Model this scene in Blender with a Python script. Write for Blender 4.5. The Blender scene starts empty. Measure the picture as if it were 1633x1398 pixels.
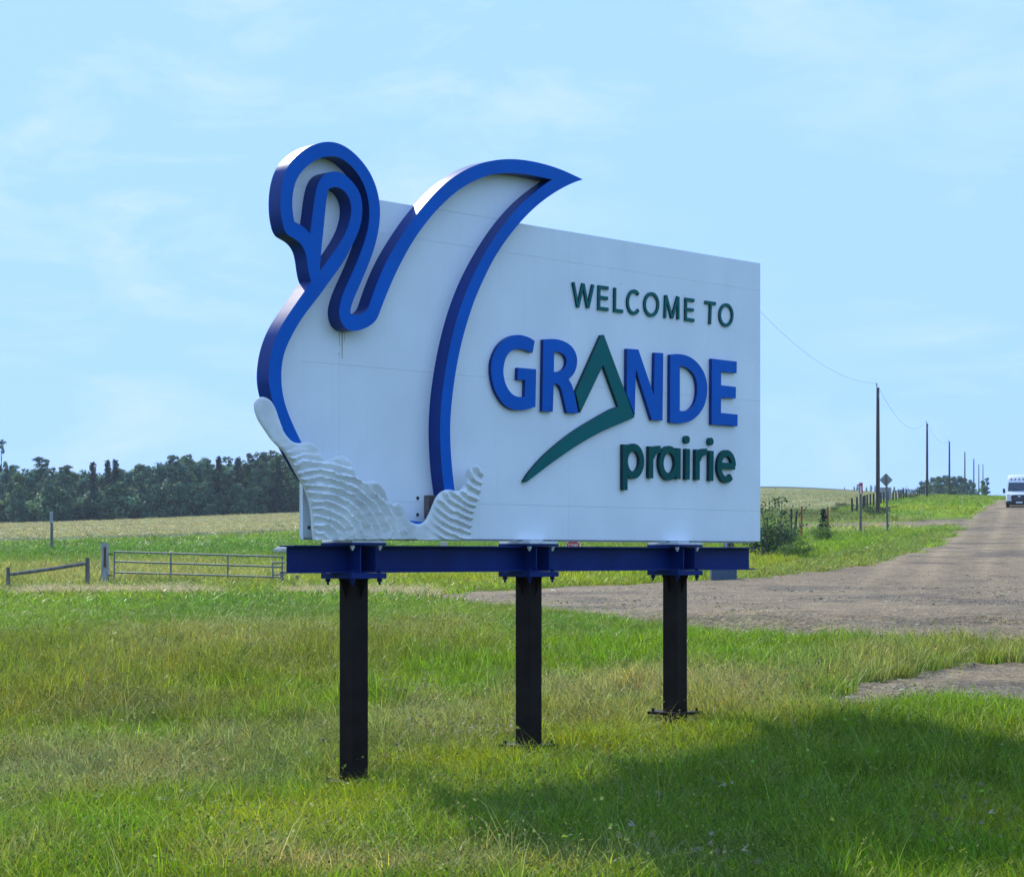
import bpy, bmesh, math, random
import numpy as np
from mathutils import Vector, Matrix
from mathutils.geometry import tessellate_polygon, delaunay_2d_cdt

random.seed(7)
rng = np.random.default_rng(7)
scene = bpy.context.scene
COL = scene.collection

# ------------------------------------------------------------------ camera
FPX, CX, HY, EYE = 3367.0, 816.5, 886.0, 1.95      # photo pixels (1633 x 1398)
cam_d = bpy.data.cameras.new("camera")
cam_d.sensor_width = 36.0
cam_d.lens = 36.0 * FPX / 1633.0
cam_d.shift_y = (HY - 699.0) / 1633.0
cam_d.clip_start = 0.5
cam_d.clip_end = 9000.0
cam = bpy.data.objects.new("camera", cam_d)
COL.objects.link(cam)
cam.location = (0, 0, EYE)
cam.rotation_euler = (math.radians(90), 0, 0)
scene.camera = cam

# ------------------------------------------------------------------ sun + sky
PSI = math.atan(FPX / 3195.0)                       # yaw of the sign
DX, DY = math.cos(PSI), math.sin(PSI)               # along the sign
NX, NY = math.sin(PSI), -math.cos(PSI)              # sign normal, towards the road
sun_dir = Vector((-NX * 0.765 + DX * 0.30, -NY * 0.765 + DY * 0.30, 0.562)).normalized()
sun_el = math.asin(sun_dir.z)
sun_az = math.atan2(sun_dir.x, sun_dir.y)           # clockwise from +Y
sun_d = bpy.data.lights.new("sun", 'SUN')
sun_d.energy = 5.0
sun_d.angle = math.radians(0.53)
sun_d.color = (1.0, 0.94, 0.82)
sun = bpy.data.objects.new("sun", sun_d)
COL.objects.link(sun)
sun.rotation_euler = sun_dir.to_track_quat('Z', 'Y').to_euler()

world = bpy.data.worlds.new("World")
scene.world = world
world.use_nodes = True
wt = world.node_tree
wt.nodes.clear()
w_out = wt.nodes.new('ShaderNodeOutputWorld')
w_bg = wt.nodes.new('ShaderNodeBackground')
w_sky = wt.nodes.new('ShaderNodeTexSky')
w_sky.sky_type = 'NISHITA'
w_sky.sun_disc = False
w_sky.sun_elevation = sun_el
w_sky.sun_rotation = sun_az
w_sky.altitude = 700
w_sky.air_density = 1.0
w_sky.dust_density = 0.3
w_sky.ozone_density = 3.0
SKY_STRENGTH = 0.15
SKY_TINT = (1.0, 1.0, 1.0, 1)
w_bg.inputs['Strength'].default_value = SKY_STRENGTH
w_tint = wt.nodes.new('ShaderNodeMix'); w_tint.data_type = 'RGBA'; w_tint.blend_type = 'MULTIPLY'
w_tint.inputs['Factor'].default_value = 1.0
w_tint.inputs['B'].default_value = SKY_TINT
# a thin even veil over the whole sky keeps it the same pale blue down to the horizon
w_veil = wt.nodes.new('ShaderNodeMix'); w_veil.data_type = 'RGBA'
w_veil.inputs['Factor'].default_value = 0.92
w_veil.inputs['B'].default_value = (3.02, 5.25, 9.9, 1)
wt.links.new(w_sky.outputs['Color'], w_veil.inputs['A'])
wt.links.new(w_veil.outputs['Result'], w_tint.inputs['A'])
# thin cirrus
w_tc = wt.nodes.new('ShaderNodeTexCoord')
w_sep = wt.nodes.new('ShaderNodeSeparateXYZ')
wt.links.new(w_tc.outputs['Generated'], w_sep.inputs[0])
def wmath(op, a, b=None):
    n = wt.nodes.new('ShaderNodeMath'); n.operation = op
    for i, v in enumerate((a, b)):
        if v is None: continue
        if isinstance(v, (int, float)): n.inputs[i].default_value = v
        else: wt.links.new(v, n.inputs[i])
    return n.outputs[0]
# the sky is read a little above the true direction, so that it does not whiten at the horizon
w_up = wt.nodes.new('ShaderNodeCombineXYZ')
wt.links.new(w_sep.outputs[0], w_up.inputs[0]); wt.links.new(w_sep.outputs[1], w_up.inputs[1])
wt.links.new(wmath('ADD', wmath('MULTIPLY', wmath('ABSOLUTE', w_sep.outputs[2]), 0.8), 0.3), w_up.inputs[2])
w_nrm = wt.nodes.new('ShaderNodeVectorMath'); w_nrm.operation = 'NORMALIZE'
wt.links.new(w_up.outputs[0], w_nrm.inputs[0]); wt.links.new(w_nrm.outputs[0], w_sky.inputs['Vector'])
w_map = wt.nodes.new('ShaderNodeMapping')
w_map.inputs['Location'].default_value = (0, 0, 0)
w_map.inputs['Rotation'].default_value = (0, math.radians(9), 0)
w_map.inputs['Scale'].default_value = (1.0, 1.0, 2.9)
wt.links.new(w_tc.outputs['Generated'], w_map.inputs[0])
w_cmb = wt.nodes.new('ShaderNodeMapping')
w_cmb.inputs['Location'].default_value = (0, 0, 0)
w_cmb.inputs['Scale'].default_value = (1.0, 1.0, 1.3)
wt.links.new(w_tc.outputs['Generated'], w_cmb.inputs[0])
w_n1 = wt.nodes.new('ShaderNodeTexNoise'); w_n1.inputs['Scale'].default_value = 9.0
w_n1.inputs['Detail'].default_value = 9; w_n1.inputs['Roughness'].default_value = 0.6
w_n1.inputs['Distortion'].default_value = 0.45
w_n2 = wt.nodes.new('ShaderNodeTexNoise'); w_n2.inputs['Scale'].default_value = 4.0
w_n2.inputs['Detail'].default_value = 4
wt.links.new(w_map.outputs[0], w_n1.inputs['Vector']); wt.links.new(w_cmb.outputs[0], w_n2.inputs['Vector'])
w_r1 = wt.nodes.new('ShaderNodeMapRange'); w_r1.inputs[1].default_value = 0.46; w_r1.inputs[2].default_value = 0.74
w_r2 = wt.nodes.new('ShaderNodeMapRange'); w_r2.inputs[1].default_value = 0.34; w_r2.inputs[2].default_value = 0.68
wt.links.new(w_n1.outputs['Fac'], w_r1.inputs[0]); wt.links.new(w_n2.outputs['Fac'], w_r2.inputs[0])
CLOUD_AMT = 0.8
cl = wmath('MULTIPLY', wmath('MULTIPLY', w_r1.outputs[0], w_r2.outputs[0]), CLOUD_AMT)
w_cl = wt.nodes.new('ShaderNodeMix'); w_cl.data_type = 'RGBA'
CLOUD_COL = (5.5, 6.5, 7.2, 1)
w_cl.inputs['B'].default_value = CLOUD_COL
wt.links.new(cl, w_cl.inputs['Factor'])
wt.links.new(w_tint.outputs['Result'], w_cl.inputs['A'])
wt.links.new(w_cl.outputs['Result'], w_bg.inputs['Color'])
wt.links.new(w_bg.outputs[0], w_out.inputs[0])

vs = scene.view_settings
vs.view_transform = 'Standard'
vs.look = 'None'
vs.exposure = 0.0
vs.gamma = 1.0
vs.use_curve_mapping = False
scene.cycles.max_bounces = 8
scene.cycles.diffuse_bounces = 4
scene.cycles.transmission_bounces = 4
scene.cycles.transparent_max_bounces = 4
scene.cycles.use_denoising = True

# ------------------------------------------------------------------ materials
def mat(name, col, rough=0.6, metal=0.0, noise=None, bump=None, spec=0.5, coat=0.0, trans=None):
    """noise = (scale, amount, detail, (sx,sy,sz)), bump = (scale, strength, distance)"""
    m = bpy.data.materials.new(name); m.use_nodes = True
    nt = m.node_tree; b = nt.nodes['Principled BSDF']
    b.inputs['Roughness'].default_value = rough
    b.inputs['Metallic'].default_value = metal
    b.inputs['Specular IOR Level'].default_value = spec
    b.inputs['Coat Weight'].default_value = coat
    c = tuple(col) + (1,)
    b.inputs['Base Color'].default_value = c
    tc = nt.nodes.new('ShaderNodeTexCoord')
    if noise:
        mp = nt.nodes.new('ShaderNodeMapping'); nt.links.new(tc.outputs['Object'], mp.inputs[0])
        mp.inputs['Scale'].default_value = noise[3] if len(noise) > 3 else (1, 1, 1)
        n = nt.nodes.new('ShaderNodeTexNoise'); n.inputs['Scale'].default_value = noise[0]
        n.inputs['Detail'].default_value = noise[2] if len(noise) > 2 else 6
        nt.links.new(mp.outputs[0], n.inputs['Vector'])
        r = nt.nodes.new('ShaderNodeMapRange'); r.inputs[1].default_value = 0.3; r.inputs[2].default_value = 0.7
        nt.links.new(n.outputs['Fac'], r.inputs[0])
        mx = nt.nodes.new('ShaderNodeMix'); mx.data_type = 'RGBA'
        a = noise[1]
        mx.inputs['A'].default_value = tuple(v * (1 - a) for v in col) + (1,)
        mx.inputs['B'].default_value = tuple(min(1, v * (1 + a)) for v in col) + (1,)
        nt.links.new(r.outputs[0], mx.inputs['Factor'])
        nt.links.new(mx.outputs['Result'], b.inputs['Base Color'])
    if bump:
        n = nt.nodes.new('ShaderNodeTexNoise'); n.inputs['Scale'].default_value = bump[0]; n.inputs['Detail'].default_value = 5
        nt.links.new(tc.outputs['Object'], n.inputs['Vector'])
        bp = nt.nodes.new('ShaderNodeBump'); bp.inputs['Strength'].default_value = bump[1]; bp.inputs['Distance'].default_value = bump[2]
        nt.links.new(n.outputs['Fac'], bp.inputs['Height']); nt.links.new(bp.outputs[0], b.inputs['Normal'])
    return m

BLUE = (0.003, 0.120, 0.53)
M = {}
M['blue'] = mat("blue_paint", BLUE, 0.42, spec=0.10, noise=(2.0, 0.10, 5), bump=(9, 0.05, 0.004))
M['beam_blue'] = mat("beam_blue_paint", (0.003, 0.020, 0.135), 0.45, spec=0.15, noise=(3.0, 0.22, 6), bump=(14, 0.08, 0.004))
M['return'] = mat("blue_return_shade", (0.003, 0.032, 0.21), 0.36, spec=0.25, noise=(2.0, 0.12, 5), bump=(9, 0.04, 0.004))  # sides of the blue shapes: shade painted in as a darker blue
M['teal_return'] = mat("teal_return_shade", (0.002, 0.035, 0.04), 0.45, spec=0.25)  # letter sides, darkened in colour to imitate their shade
M['teal'] = mat("teal_paint", (0.002, 0.140, 0.135), 0.5, spec=0.15, noise=(3, 0.08, 5))
M['dark_teal'] = mat("dark_teal_paint", (0.002, 0.100, 0.090), 0.5, spec=0.12, noise=(3, 0.08, 5))
M['post'] = mat("post_dark_paint", (0.016, 0.010, 0.008), 0.5, spec=0.10, noise=(6, 0.3, 6), bump=(30, 0.15, 0.003))
M['galv'] = mat("galvanised_steel", (0.72, 0.73, 0.75), 0.45, metal=0.2, noise=(20, 0.2, 4))
M['wave'] = mat("wave_paint", (0.80, 0.81, 0.80), 0.7, spec=0.2, noise=(3.5, 0.16, 7), bump=(25, 0.1, 0.004))
M['ply'] = mat("grey_plywood", (0.16, 0.13, 0.12), 0.9, noise=(9, 0.35, 6, (6, 1, 1)))
M['wood_grey'] = mat("weathered_wood", (0.17, 0.155, 0.135), 0.9, noise=(9, 0.4, 6, (1, 1, 0.15)))
M['pole_wood'] = mat("pole_wood", (0.075, 0.055, 0.042), 0.9, noise=(5, 0.35, 6, (1, 1, 0.1)))
M['dark_wood'] = mat("dark_wood", (0.045, 0.04, 0.035), 0.95, noise=(8, 0.4, 5))
M['white_post'] = mat("whitewashed_wood", (0.34, 0.34, 0.33), 0.85, noise=(7, 0.35, 6, (1, 1, 0.3)))
M['rust'] = mat("rust_patch", (0.12, 0.055, 0.03), 0.95, noise=(14, 0.4, 5))
M['gate'] = mat("gate_steel", (0.17, 0.19, 0.165), 0.6, metal=0.15, noise=(6, 0.25, 5))
M['orange'] = mat("faded_orange", (0.34, 0.085, 0.03), 0.8, noise=(9, 0.25, 4))
M['sign_back'] = mat("bare_aluminium", (0.33, 0.33, 0.32), 0.55, metal=0.5, noise=(6, 0.15, 4))
M['red'] = mat("sign_red", (0.50, 0.02, 0.03), 0.45)
M['white'] = mat("white_paint", (0.78, 0.78, 0.77), 0.5, noise=(5, 0.05, 4))
M['van_white'] = mat("van_white", (0.80, 0.81, 0.82), 0.22, coat=0.5)
M['glass'] = mat("dark_glass", (0.015, 0.03, 0.055), 0.06, spec=0.8)
M['black'] = mat("black_plastic", (0.012, 0.013, 0.016), 0.5)
M['tyre'] = mat("tyre_rubber", (0.02, 0.02, 0.02), 0.85)
M['lamp'] = mat("headlamp_lens", (0.75, 0.74, 0.72), 0.08, spec=0.8)
M['amber'] = mat("amber_lens", (0.45, 0.13, 0.01), 0.3)
M['pale_blue'] = mat("pale_blue_cabinet_paint", (0.045, 0.085, 0.13), 0.5, noise=(6, 0.1, 4))
M['yellow'] = mat("yellow_marker", (0.62, 0.38, 0.04), 0.6)
M['stone'] = mat("pale_stone", (0.46, 0.44, 0.40), 0.9, noise=(12, 0.2, 5))
M['wire'] = mat("wire_metal", (0.22, 0.24, 0.27), 0.6, metal=0.3)
M['shed'] = mat("grey_board", (0.30, 0.28, 0.30), 0.8, noise=(4, 0.12, 4))
M['bark'] = mat("bark", (0.13, 0.12, 0.10), 0.9, noise=(6, 0.35, 5, (1, 1, 0.2)))

def panel_material():
    m = mat("sign_panel_paint", (0.89, 0.92, 0.95), 0.45, spec=0.55, noise=(1.4, 0.05, 6))
    nt = m.node_tree; b = nt.nodes['Principled BSDF']
    base = b.inputs['Base Color'].links[0].from_socket
    tc = nt.nodes.new('ShaderNodeTexCoord')
    # grime streaks running down the sheets
    mp = nt.nodes.new('ShaderNodeMapping'); mp.inputs['Scale'].default_value = (9, 1, 0.55)
    nt.links.new(tc.outputs['Object'], mp.inputs[0])
    n = nt.nodes.new('ShaderNodeTexNoise'); n.inputs['Scale'].default_value = 1.6; n.inputs['Detail'].default_value = 6
    nt.links.new(mp.outputs[0], n.inputs['Vector'])
    r = nt.nodes.new('ShaderNodeMapRange'); r.inputs[1].default_value = 0.55; r.inputs[2].default_value = 0.85; r.inputs[4].default_value = 0.09
    nt.links.new(n.outputs['Fac'], r.inputs[0])
    mx = nt.nodes.new('ShaderNodeMix'); mx.data_type = 'RGBA'
    mx.inputs['B'].default_value = (0.40, 0.37, 0.31, 1)
    nt.links.new(base, mx.inputs['A']); nt.links.new(r.outputs[0], mx.inputs['Factor'])
    # speckles of dirt
    v = nt.nodes.new('ShaderNodeTexVoronoi'); v.inputs['Scale'].default_value = 3.1
    nt.links.new(tc.outputs['Object'], v.inputs['Vector'])
    r2 = nt.nodes.new('ShaderNodeMapRange'); r2.inputs[1].default_value = 0.018; r2.inputs[2].default_value = 0.03
    r2.inputs[3].default_value = 0.55; r2.inputs[4].default_value = 0.0
    nt.links.new(v.outputs['Distance'], r2.inputs[0])
    mx2 = nt.nodes.new('ShaderNodeMix'); mx2.data_type = 'RGBA'
    mx2.inputs['B'].default_value = (0.12, 0.11, 0.10, 1)
    nt.links.new(mx.outputs['Result'], mx2.inputs['A']); nt.links.new(r2.outputs[0], mx2.inputs['Factor'])
    nt.links.new(mx2.outputs['Result'], b.inputs['Base Color'])
    return m
M['panel'] = panel_material()
M['stain'] = mat("rust_drip", (0.36, 0.30, 0.22), 0.7, noise=(10, 0.2, 5))

def attr_material(name, attr, atype, rough, translucent=0.0, bump=None, noise=None, spec=0.3, var=None):
    m = bpy.data.materials.new(name); m.use_nodes = True
    nt = m.node_tree; b = nt.nodes['Principled BSDF']; out = nt.nodes['Material Output']
    b.inputs['Roughness'].default_value = rough
    b.inputs['Specular IOR Level'].default_value = spec
    a = nt.nodes.new('ShaderNodeAttribute'); a.attribute_type = atype; a.attribute_name = attr
    colsock = a.outputs['Color']
    tc = nt.nodes.new('ShaderNodeTexCoord')
    if noise:
        for sc, amt in noise:
            n = nt.nodes.new('ShaderNodeTexNoise'); n.inputs['Scale'].default_value = sc; n.inputs['Detail'].default_value = 6
            nt.links.new(tc.outputs['Object'], n.inputs['Vector'])
            r = nt.nodes.new('ShaderNodeMapRange'); r.inputs[1].default_value = 0.28; r.inputs[2].default_value = 0.72
            r.inputs[3].default_value = 1 - amt; r.inputs[4].default_value = 1 + amt
            nt.links.new(n.outputs['Fac'], r.inputs[0])
            mx = nt.nodes.new('ShaderNodeMix'); mx.data_type = 'RGBA'; mx.blend_type = 'MULTIPLY'
            mx.inputs['Factor'].default_value = 1.0
            nt.links.new(colsock, mx.inputs['A']); nt.links.new(r.outputs[0], mx.inputs['B'])
            colsock = mx.outputs['Result']
    if var:
        va = nt.nodes.new('ShaderNodeAttribute'); va.attribute_type = 'GEOMETRY'; va.attribute_name = var
        mx = nt.nodes.new('ShaderNodeMix'); mx.data_type = 'RGBA'; mx.blend_type = 'MULTIPLY'; mx.inputs['Factor'].default_value = 1.0
        nt.links.new(colsock, mx.inputs['A']); nt.links.new(va.outputs['Color'], mx.inputs['B']); colsock = mx.outputs['Result']
    nt.links.new(colsock, b.inputs['Base Color'])
    if bump:
        n = nt.nodes.new('ShaderNodeTexNoise'); n.inputs['Scale'].default_value = bump[0]; n.inputs['Detail'].default_value = 6
        nt.links.new(tc.outputs['Object'], n.inputs['Vector'])
        bp = nt.nodes.new('ShaderNodeBump'); bp.inputs['Strength'].default_value = bump[1]; bp.inputs['Distance'].default_value = bump[2]
        nt.links.new(n.outputs['Fac'], bp.inputs['Height']); nt.links.new(bp.outputs[0], b.inputs['Normal'])
    if translucent > 0:
        t = nt.nodes.new('ShaderNodeBsdfTranslucent'); nt.links.new(colsock, t.inputs['Color'])
        mx = nt.nodes.new('ShaderNodeMixShader'); mx.inputs[0].default_value = translucent
        nt.links.new(b.outputs[0], mx.inputs[1]); nt.links.new(t.outputs[0], mx.inputs[2])
        nt.links.new(mx.outputs[0], out.inputs['Surface'])
    return m
M['ground'] = attr_material("grass_ground", "tint", 'GEOMETRY', 0.95, noise=((0.35, 0.18), (3.0, 0.28), (22, 0.4)), bump=(14, 0.7, 0.08), spec=0.1)
M['crop'] = attr_material("crop_ground", "tint", 'GEOMETRY', 0.95, noise=((0.05, 0.10), (0.6, 0.15), (4.0, 0.3)), bump=(3, 0.6, 0.2), spec=0.1)
M['gravel'] = attr_material("gravel", "tint", 'GEOMETRY', 0.92, noise=((0.25, 0.12), (1.6, 0.22), (5.0, 0.36), (16, 0.50), (45, 0.50)), bump=(12, 1.0, 0.09), spec=0.25)
M['blade'] = attr_material("grass_blade", "tint", 'INSTANCER', 0.42, translucent=0.5, spec=0.2, var="bv")
M['leaf'] = attr_material("leaf", "tint", 'GEOMETRY', 0.6, translucent=0.35, spec=0.12)

# ------------------------------------------------------------------ mesh helpers
class MB:
    def __init__(s): s.v = []; s.f = []; s.mi = []; s.mats = []
    def _m(s, m):
        if m is None: return 0
        if m not in s.mats: s.mats.append(m)
        return s.mats.index(m)
    def add(s, vs, fs, m=None):
        o = len(s.v); s.v += [tuple(v) for v in vs]
        k = s._m(m)
        for f in fs: s.f.append(tuple(i + o for i in f)); s.mi.append(k)
    def box(s, lo, hi, m=None, xf=None):
        x0, y0, z0 = lo; x1, y1, z1 = hi
        vs = [(x0,y0,z0),(x1,y0,z0),(x1,y1,z0),(x0,y1,z0),(x0,y0,z1),(x1,y0,z1),(x1,y1,z1),(x0,y1,z1)]
        if xf: vs = [xf @ Vector(v) for v in vs]
        s.add(vs, [(0,3,2,1),(4,5,6,7),(0,1,5,4),(1,2,6,5),(2,3,7,6),(3,0,4,7)], m)
    def tube(s, pts, rad, n=10, m=None, cap=True):
        pts = [Vector(p) for p in pts]
        rad = rad if isinstance(rad, (list, tuple)) else [rad] * len(pts)
        rings = []
        for i, p in enumerate(pts):
            t = (pts[min(i+1, len(pts)-1)] - pts[max(i-1, 0)]).normalized()
            up = Vector((0,0,1)) if abs(t.z) < 0.9 else Vector((1,0,0))
            a = t.cross(up).normalized(); b = t.cross(a).normalized()
            rings.append([p + (a*math.cos(q) + b*math.sin(q)) * rad[i] for q in [2*math.pi*k/n for k in range(n)]])
        vs = [v for r in rings for v in r]; fs = []
        for i in range(len(pts)-1):
            for k in range(n):
                fs.append((i*n+k, i*n+(k+1)%n, (i+1)*n+(k+1)%n, (i+1)*n+k))
        if cap:
            fs.append(tuple(range(n))); fs.append(tuple(reversed(range((len(pts)-1)*n, len(pts)*n))))
        s.add(vs, fs, m)
    def prism(s, loops, y_front, y_back, m=None, ms=None):
        """loops of (x,z), first the outline then holes; extruded along local y (front is the smaller y)"""
        flat = [p for l in loops for p in l]; k = len(flat)
        tris = tessellate_polygon([[Vector((p[0], p[1], 0)) for p in l] for l in loops])
        vs = [(p[0], y_front, p[1]) for p in flat] + [(p[0], y_back, p[1]) for p in flat]
        fs = []
        for t in tris:
            a, b, c = (flat[i] for i in t)
            ar = (b[0]-a[0])*(c[1]-a[1]) - (c[0]-a[0])*(b[1]-a[1])
            if abs(ar) < 1e-12: continue
            t = tuple(t) if ar > 0 else (t[0], t[2], t[1])
            fs.append(t); fs.append((t[0]+k, t[2]+k, t[1]+k))
        s.add(vs, fs, m); base = len(s.v)-len(vs); fs = []
        o = 0
        for li, l in enumerate(loops):
            n = len(l)
            area = sum(l[i][0]*l[(i+1)%n][1] - l[(i+1)%n][0]*l[i][1] for i in range(n))
            ccw = area > 0
            if li > 0: ccw = not ccw
            for i in range(n):
                a, b = o+i, o+(i+1)%n
                fs.append((b, a, a+k, b+k) if ccw else (a, b, b+k, a+k))
            o += n
        k_ = s._m(ms if ms is not None else m)
        for f in fs: s.f.append(tuple(i + base for i in f)); s.mi.append(k_)
    def build(s, name, m=None, parent=None, smooth=None, bevel=0.0, loc=None):
        me = bpy.data.meshes.new(name)
        me.from_pydata(s.v, [], s.f)
        for mm in (s.mats or [m]): me.materials.append(mm)
        if s.mats and len(s.mats) > 1: me.polygons.foreach_set('material_index', s.mi)
        me.update()
        if smooth is not None:
            me.polygons.foreach_set('use_smooth', [True]*len(me.polygons))
            me.set_sharp_from_angle(angle=math.radians(smooth))
        o = bpy.data.objects.new(name, me); COL.objects.link(o)
        if parent is not None: o.parent = parent
        if loc is not None: o.location = loc
        if bevel > 0:
            b = o.modifiers.new("bevel", 'BEVEL'); b.width = bevel; b.segments = 2
            b.limit_method = 'ANGLE'; b.angle_limit = math.radians(50)
        return o

def empty(name, loc, rz=0.0):
    o = bpy.data.objects.new(name, None); COL.objects.link(o)
    o.location = loc; o.rotation_euler = (0, 0, rz); o.empty_display_size = 0.2
    return o
def tag(o, label=None, cat=None, group=None, kind=None):
    if label: o['label'] = label
    if cat: o['category'] = cat
    if group: o['group'] = group
    if kind: o['kind'] = kind
    return o
def copy_tree(o, parent=None):
    c = o.copy(); COL.objects.link(c)
    if parent is not None: c.parent = parent
    for ch in [x for x in o.children]: copy_tree(ch, c)
    return c

# ------------------------------------------------------------------ noise for layout
def vnoise(x, y, seed=0):
    xi = np.floor(x).astype(np.int64); yi = np.floor(y).astype(np.int64)
    fx = x - xi; fy = y - yi
    fx = fx*fx*(3-2*fx); fy = fy*fy*(3-2*fy)
    def h(a, b):
        n = (a*374761393 + b*668265263 + seed*1442695041) & 0x7fffffff
        n = ((n ^ (n >> 13)) * 1274126177) & 0x7fffffff
        return ((n ^ (n >> 16)) & 0xffff) / 65535.0
    return (h(xi,yi)*(1-fx) + h(xi+1,yi)*fx)*(1-fy) + (h(xi,yi+1)*(1-fx) + h(xi+1,yi+1)*fx)*fy
def fbm(x, y, seed=0, o=4):
    s = 0; a = 0.5
    for i in range(o):
        s = s + a*vnoise(x*2**i, y*2**i, seed+i*17); a *= 0.5
    return s / (1 - 0.5**o)

# ------------------------------------------------------------------ terrain
T_X = np.array([0, 408, 816, 1225, 1633], float)
T_ROWS = [
 (13,  1398,1398,1398,1397,1394), (16, 1316,1316,1310,1300,1294), (19, 1260,1263,1248,1220,1211),
 (22.5,1176,1171,1168,1141,1139), (27, 1097,1093,1090,1082,1086), (36, 1015,1012,1010,1007,1014),
 (50,  970, 968, 965, 962, 962),  (68, 940, 938, 934, 922, 920),  (90, 915, 911, 904, 886, 880),
 (125, 879, 874, 868, 856, 846),  (170, 859,852, 845, 827, 809),  (230, 847,841, 829, 805, 797),
 (300, 840, 831, 816, 792, 793),  (430, 834,819, 803, 781, 796),  (600, 833,817, 798, 777, 800),
 (1000,838, 824, 806, 783, 806),  (3000,868,862, 850, 840, 845),
]
T_LY = np.log(np.array([3, 5, 8, 10.5] + [r[0] for r in T_ROWS]))
T_Z = np.array([[-.03]*5]*4 + [[EYE + (HY - y)/FPX*r[0] for y in r[1:]] for r in T_ROWS])
T_A = (T_X - CX) / FPX
def _cr(p0, p1, p2, p3, t):
    return 0.5*((2*p1) + (-p0+p2)*t + (2*p0-5*p1+4*p2-p3)*t*t + (-p0+3*p1-3*p2+p3)*t**3)
def terrain_pol(a, Y):
    """height for bearing slope a = X/Y and depth Y"""
    a = np.clip(a, T_A[0], T_A[-1]); ly = np.clip(np.log(Y), T_LY[0], T_LY[-1])
    fx = (a - T_A[0])/(T_A[1]-T_A[0]); ix = np.clip(np.floor(fx).astype(int), 0, 3); tx = fx - ix
    iy = np.clip(np.searchsorted(T_LY, ly, side='right')-1, 0, len(T_LY)-2)
    ty = (ly - T_LY[iy])/(T_LY[iy+1]-T_LY[iy])
    def row(r):
        r = np.clip(r, 0, len(T_LY)-1)
        g = lambda c: T_Z[r, np.clip(c, 0, 4)]
        return _cr(g(ix-1), g(ix), g(ix+1), g(ix+2), tx)
    # hermite in log depth with non-uniform steps
    r0, r1, r2, r3 = row(iy-1), row(iy), row(iy+1), row(iy+2)
    l = lambda i: T_LY[np.clip(i, 0, len(T_LY)-1)]
    h = l(iy+1)-l(iy)
    m1 = np.where(iy > 0, (r2-r0)/np.maximum(l(iy+1)-l(iy-1), 1e-6), (r2-r1)/h)
    m2 = np.where(iy < len(T_LY)-2, (r3-r1)/np.maximum(l(iy+2)-l(iy), 1e-6), (r2-r1)/h)
    t2 = ty*ty; t3 = t2*ty
    return (2*t3-3*t2+1)*r1 + (t3-2*t2+ty)*h*m1 + (-2*t3+3*t2)*r2 + (t3-t2)*h*m2
def terrain(X, Y):
    X = np.asarray(X, float); Y = np.asarray(Y, float)
    r = np.maximum(np.hypot(X, Y), 1.0); th = np.arctan2(X, Y)
    tl = math.atan(0.25)
    thc = np.clip(th, -tl, tl)
    z = terrain_pol(np.tan(thc), np.maximum(r*np.cos(thc), 3.0))
    zm = terrain_pol(np.zeros_like(r), r)
    w = np.clip((np.abs(th)-0.5)/1.2, 0, 1); w = w*w*(3-2*w)
    return z*(1-w) + zm*w
def tz(x, y): return float(terrain(np.array([x]), np.array([y]))[0])
_Yr = np.exp(np.linspace(math.log(9), math.log(2500), 5000))
def at(px, py):
    """point of the ground that the photograph shows at a pixel"""
    a = (px-CX)/FPX; b = (HY-py)/FPX
    d = terrain_pol(np.full_like(_Yr, a), _Yr) - (EYE + b*_Yr)
    k = np.argmax(d >= 0) if (d >= 0).any() else len(_Yr)-1
    Y = _Yr[k]
    return (a*Y, Y)
def atY(px, Y): 
    x = (px-CX)/FPX*Y
    return (x, Y, tz(x, Y))
def zpix(py, Y): return EYE + (HY-py)/FPX*Y
# ------------------------------------------------------------------ ground zones (traced, then placed on the terrain)
def zone(px): return np.array([at(*p) for p in px])
def inside(P, X, Y):
    r = np.zeros(X.shape, bool); n = len(P); j = n-1
    for i in range(n):
        x0, y0 = P[i]; x1, y1 = P[j]
        c = ((y0 > Y) != (y1 > Y)) & (X < (x1-x0)*(Y-y0)/((y1-y0) if y1 != y0 else 1e-9) + x0)
        r ^= c; j = i
    return r
Z_ROAD = zone([(640,951),(760,944),(880,938),(1000,931),(1090,926),(1180,922),(1260,917),(1330,908),(1400,897),(1450,885),(1485,869),
    (1510,854),(1528,844),(1540,837),(1546,829),(1556,820),(1568,812),(1580,803),(1588,797),(1680,797),(1780,830),(1800,900),(1800,1044),
    (1633,1034),(1500,1028),(1400,1024),(1250,1016),(1150,1010),(1100,1003),(1000,990),(900,978),(780,968),(700,958)])
Z_LANE = zone([(-80,944),(300,943.5),(520,944.5),(700,945),(760,962),(640,952),(460,947.5),(200,948.5),(-80,950)])
Z_CROSS = zone([(1258,836.5),(1300,835),(1420,832.5),(1545,826.5),(1552,838),(1420,838.5),(1290,839.5),(1258,840)])
Z_PATCH = zone([(1760,1054),(1600,1058),(1560,1062),(1500,1073),(1440,1083),(1390,1096),(1340,1112),(1322,1138),(1380,1140),(1440,1131),(1520,1124),(1760,1120)])
Z_MOWN = zone([(1090,929),(1180,914),(1260,897),(1330,882),(1420,864),(1490,849),(1536,836.5),(1542,838),(1510,855),(1455,887),(1400,899),(1330,910),(1260,919),(1180,924)])
Z_BARE = zone([(1275,1036),(1380,1035),(1392,1042),(1300,1046)])
cl0 = [at(*p) for p in [(-90,865),(60,862),(240,857),(480,849),(640,843),(900,836)]]
Z_CROPL = np.array(cl0 + [(0.03*520, 520), (-0.30*520, 520)])
cr0 = [at(*p) for p in [(1060,819),(1213,815),(1330,811),(1400,801),(1445,793),(1490,790.5)]]
Z_CROPR = np.array(cr0 + [(0.19*900, 900), (0.05*900, 900)])

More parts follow.
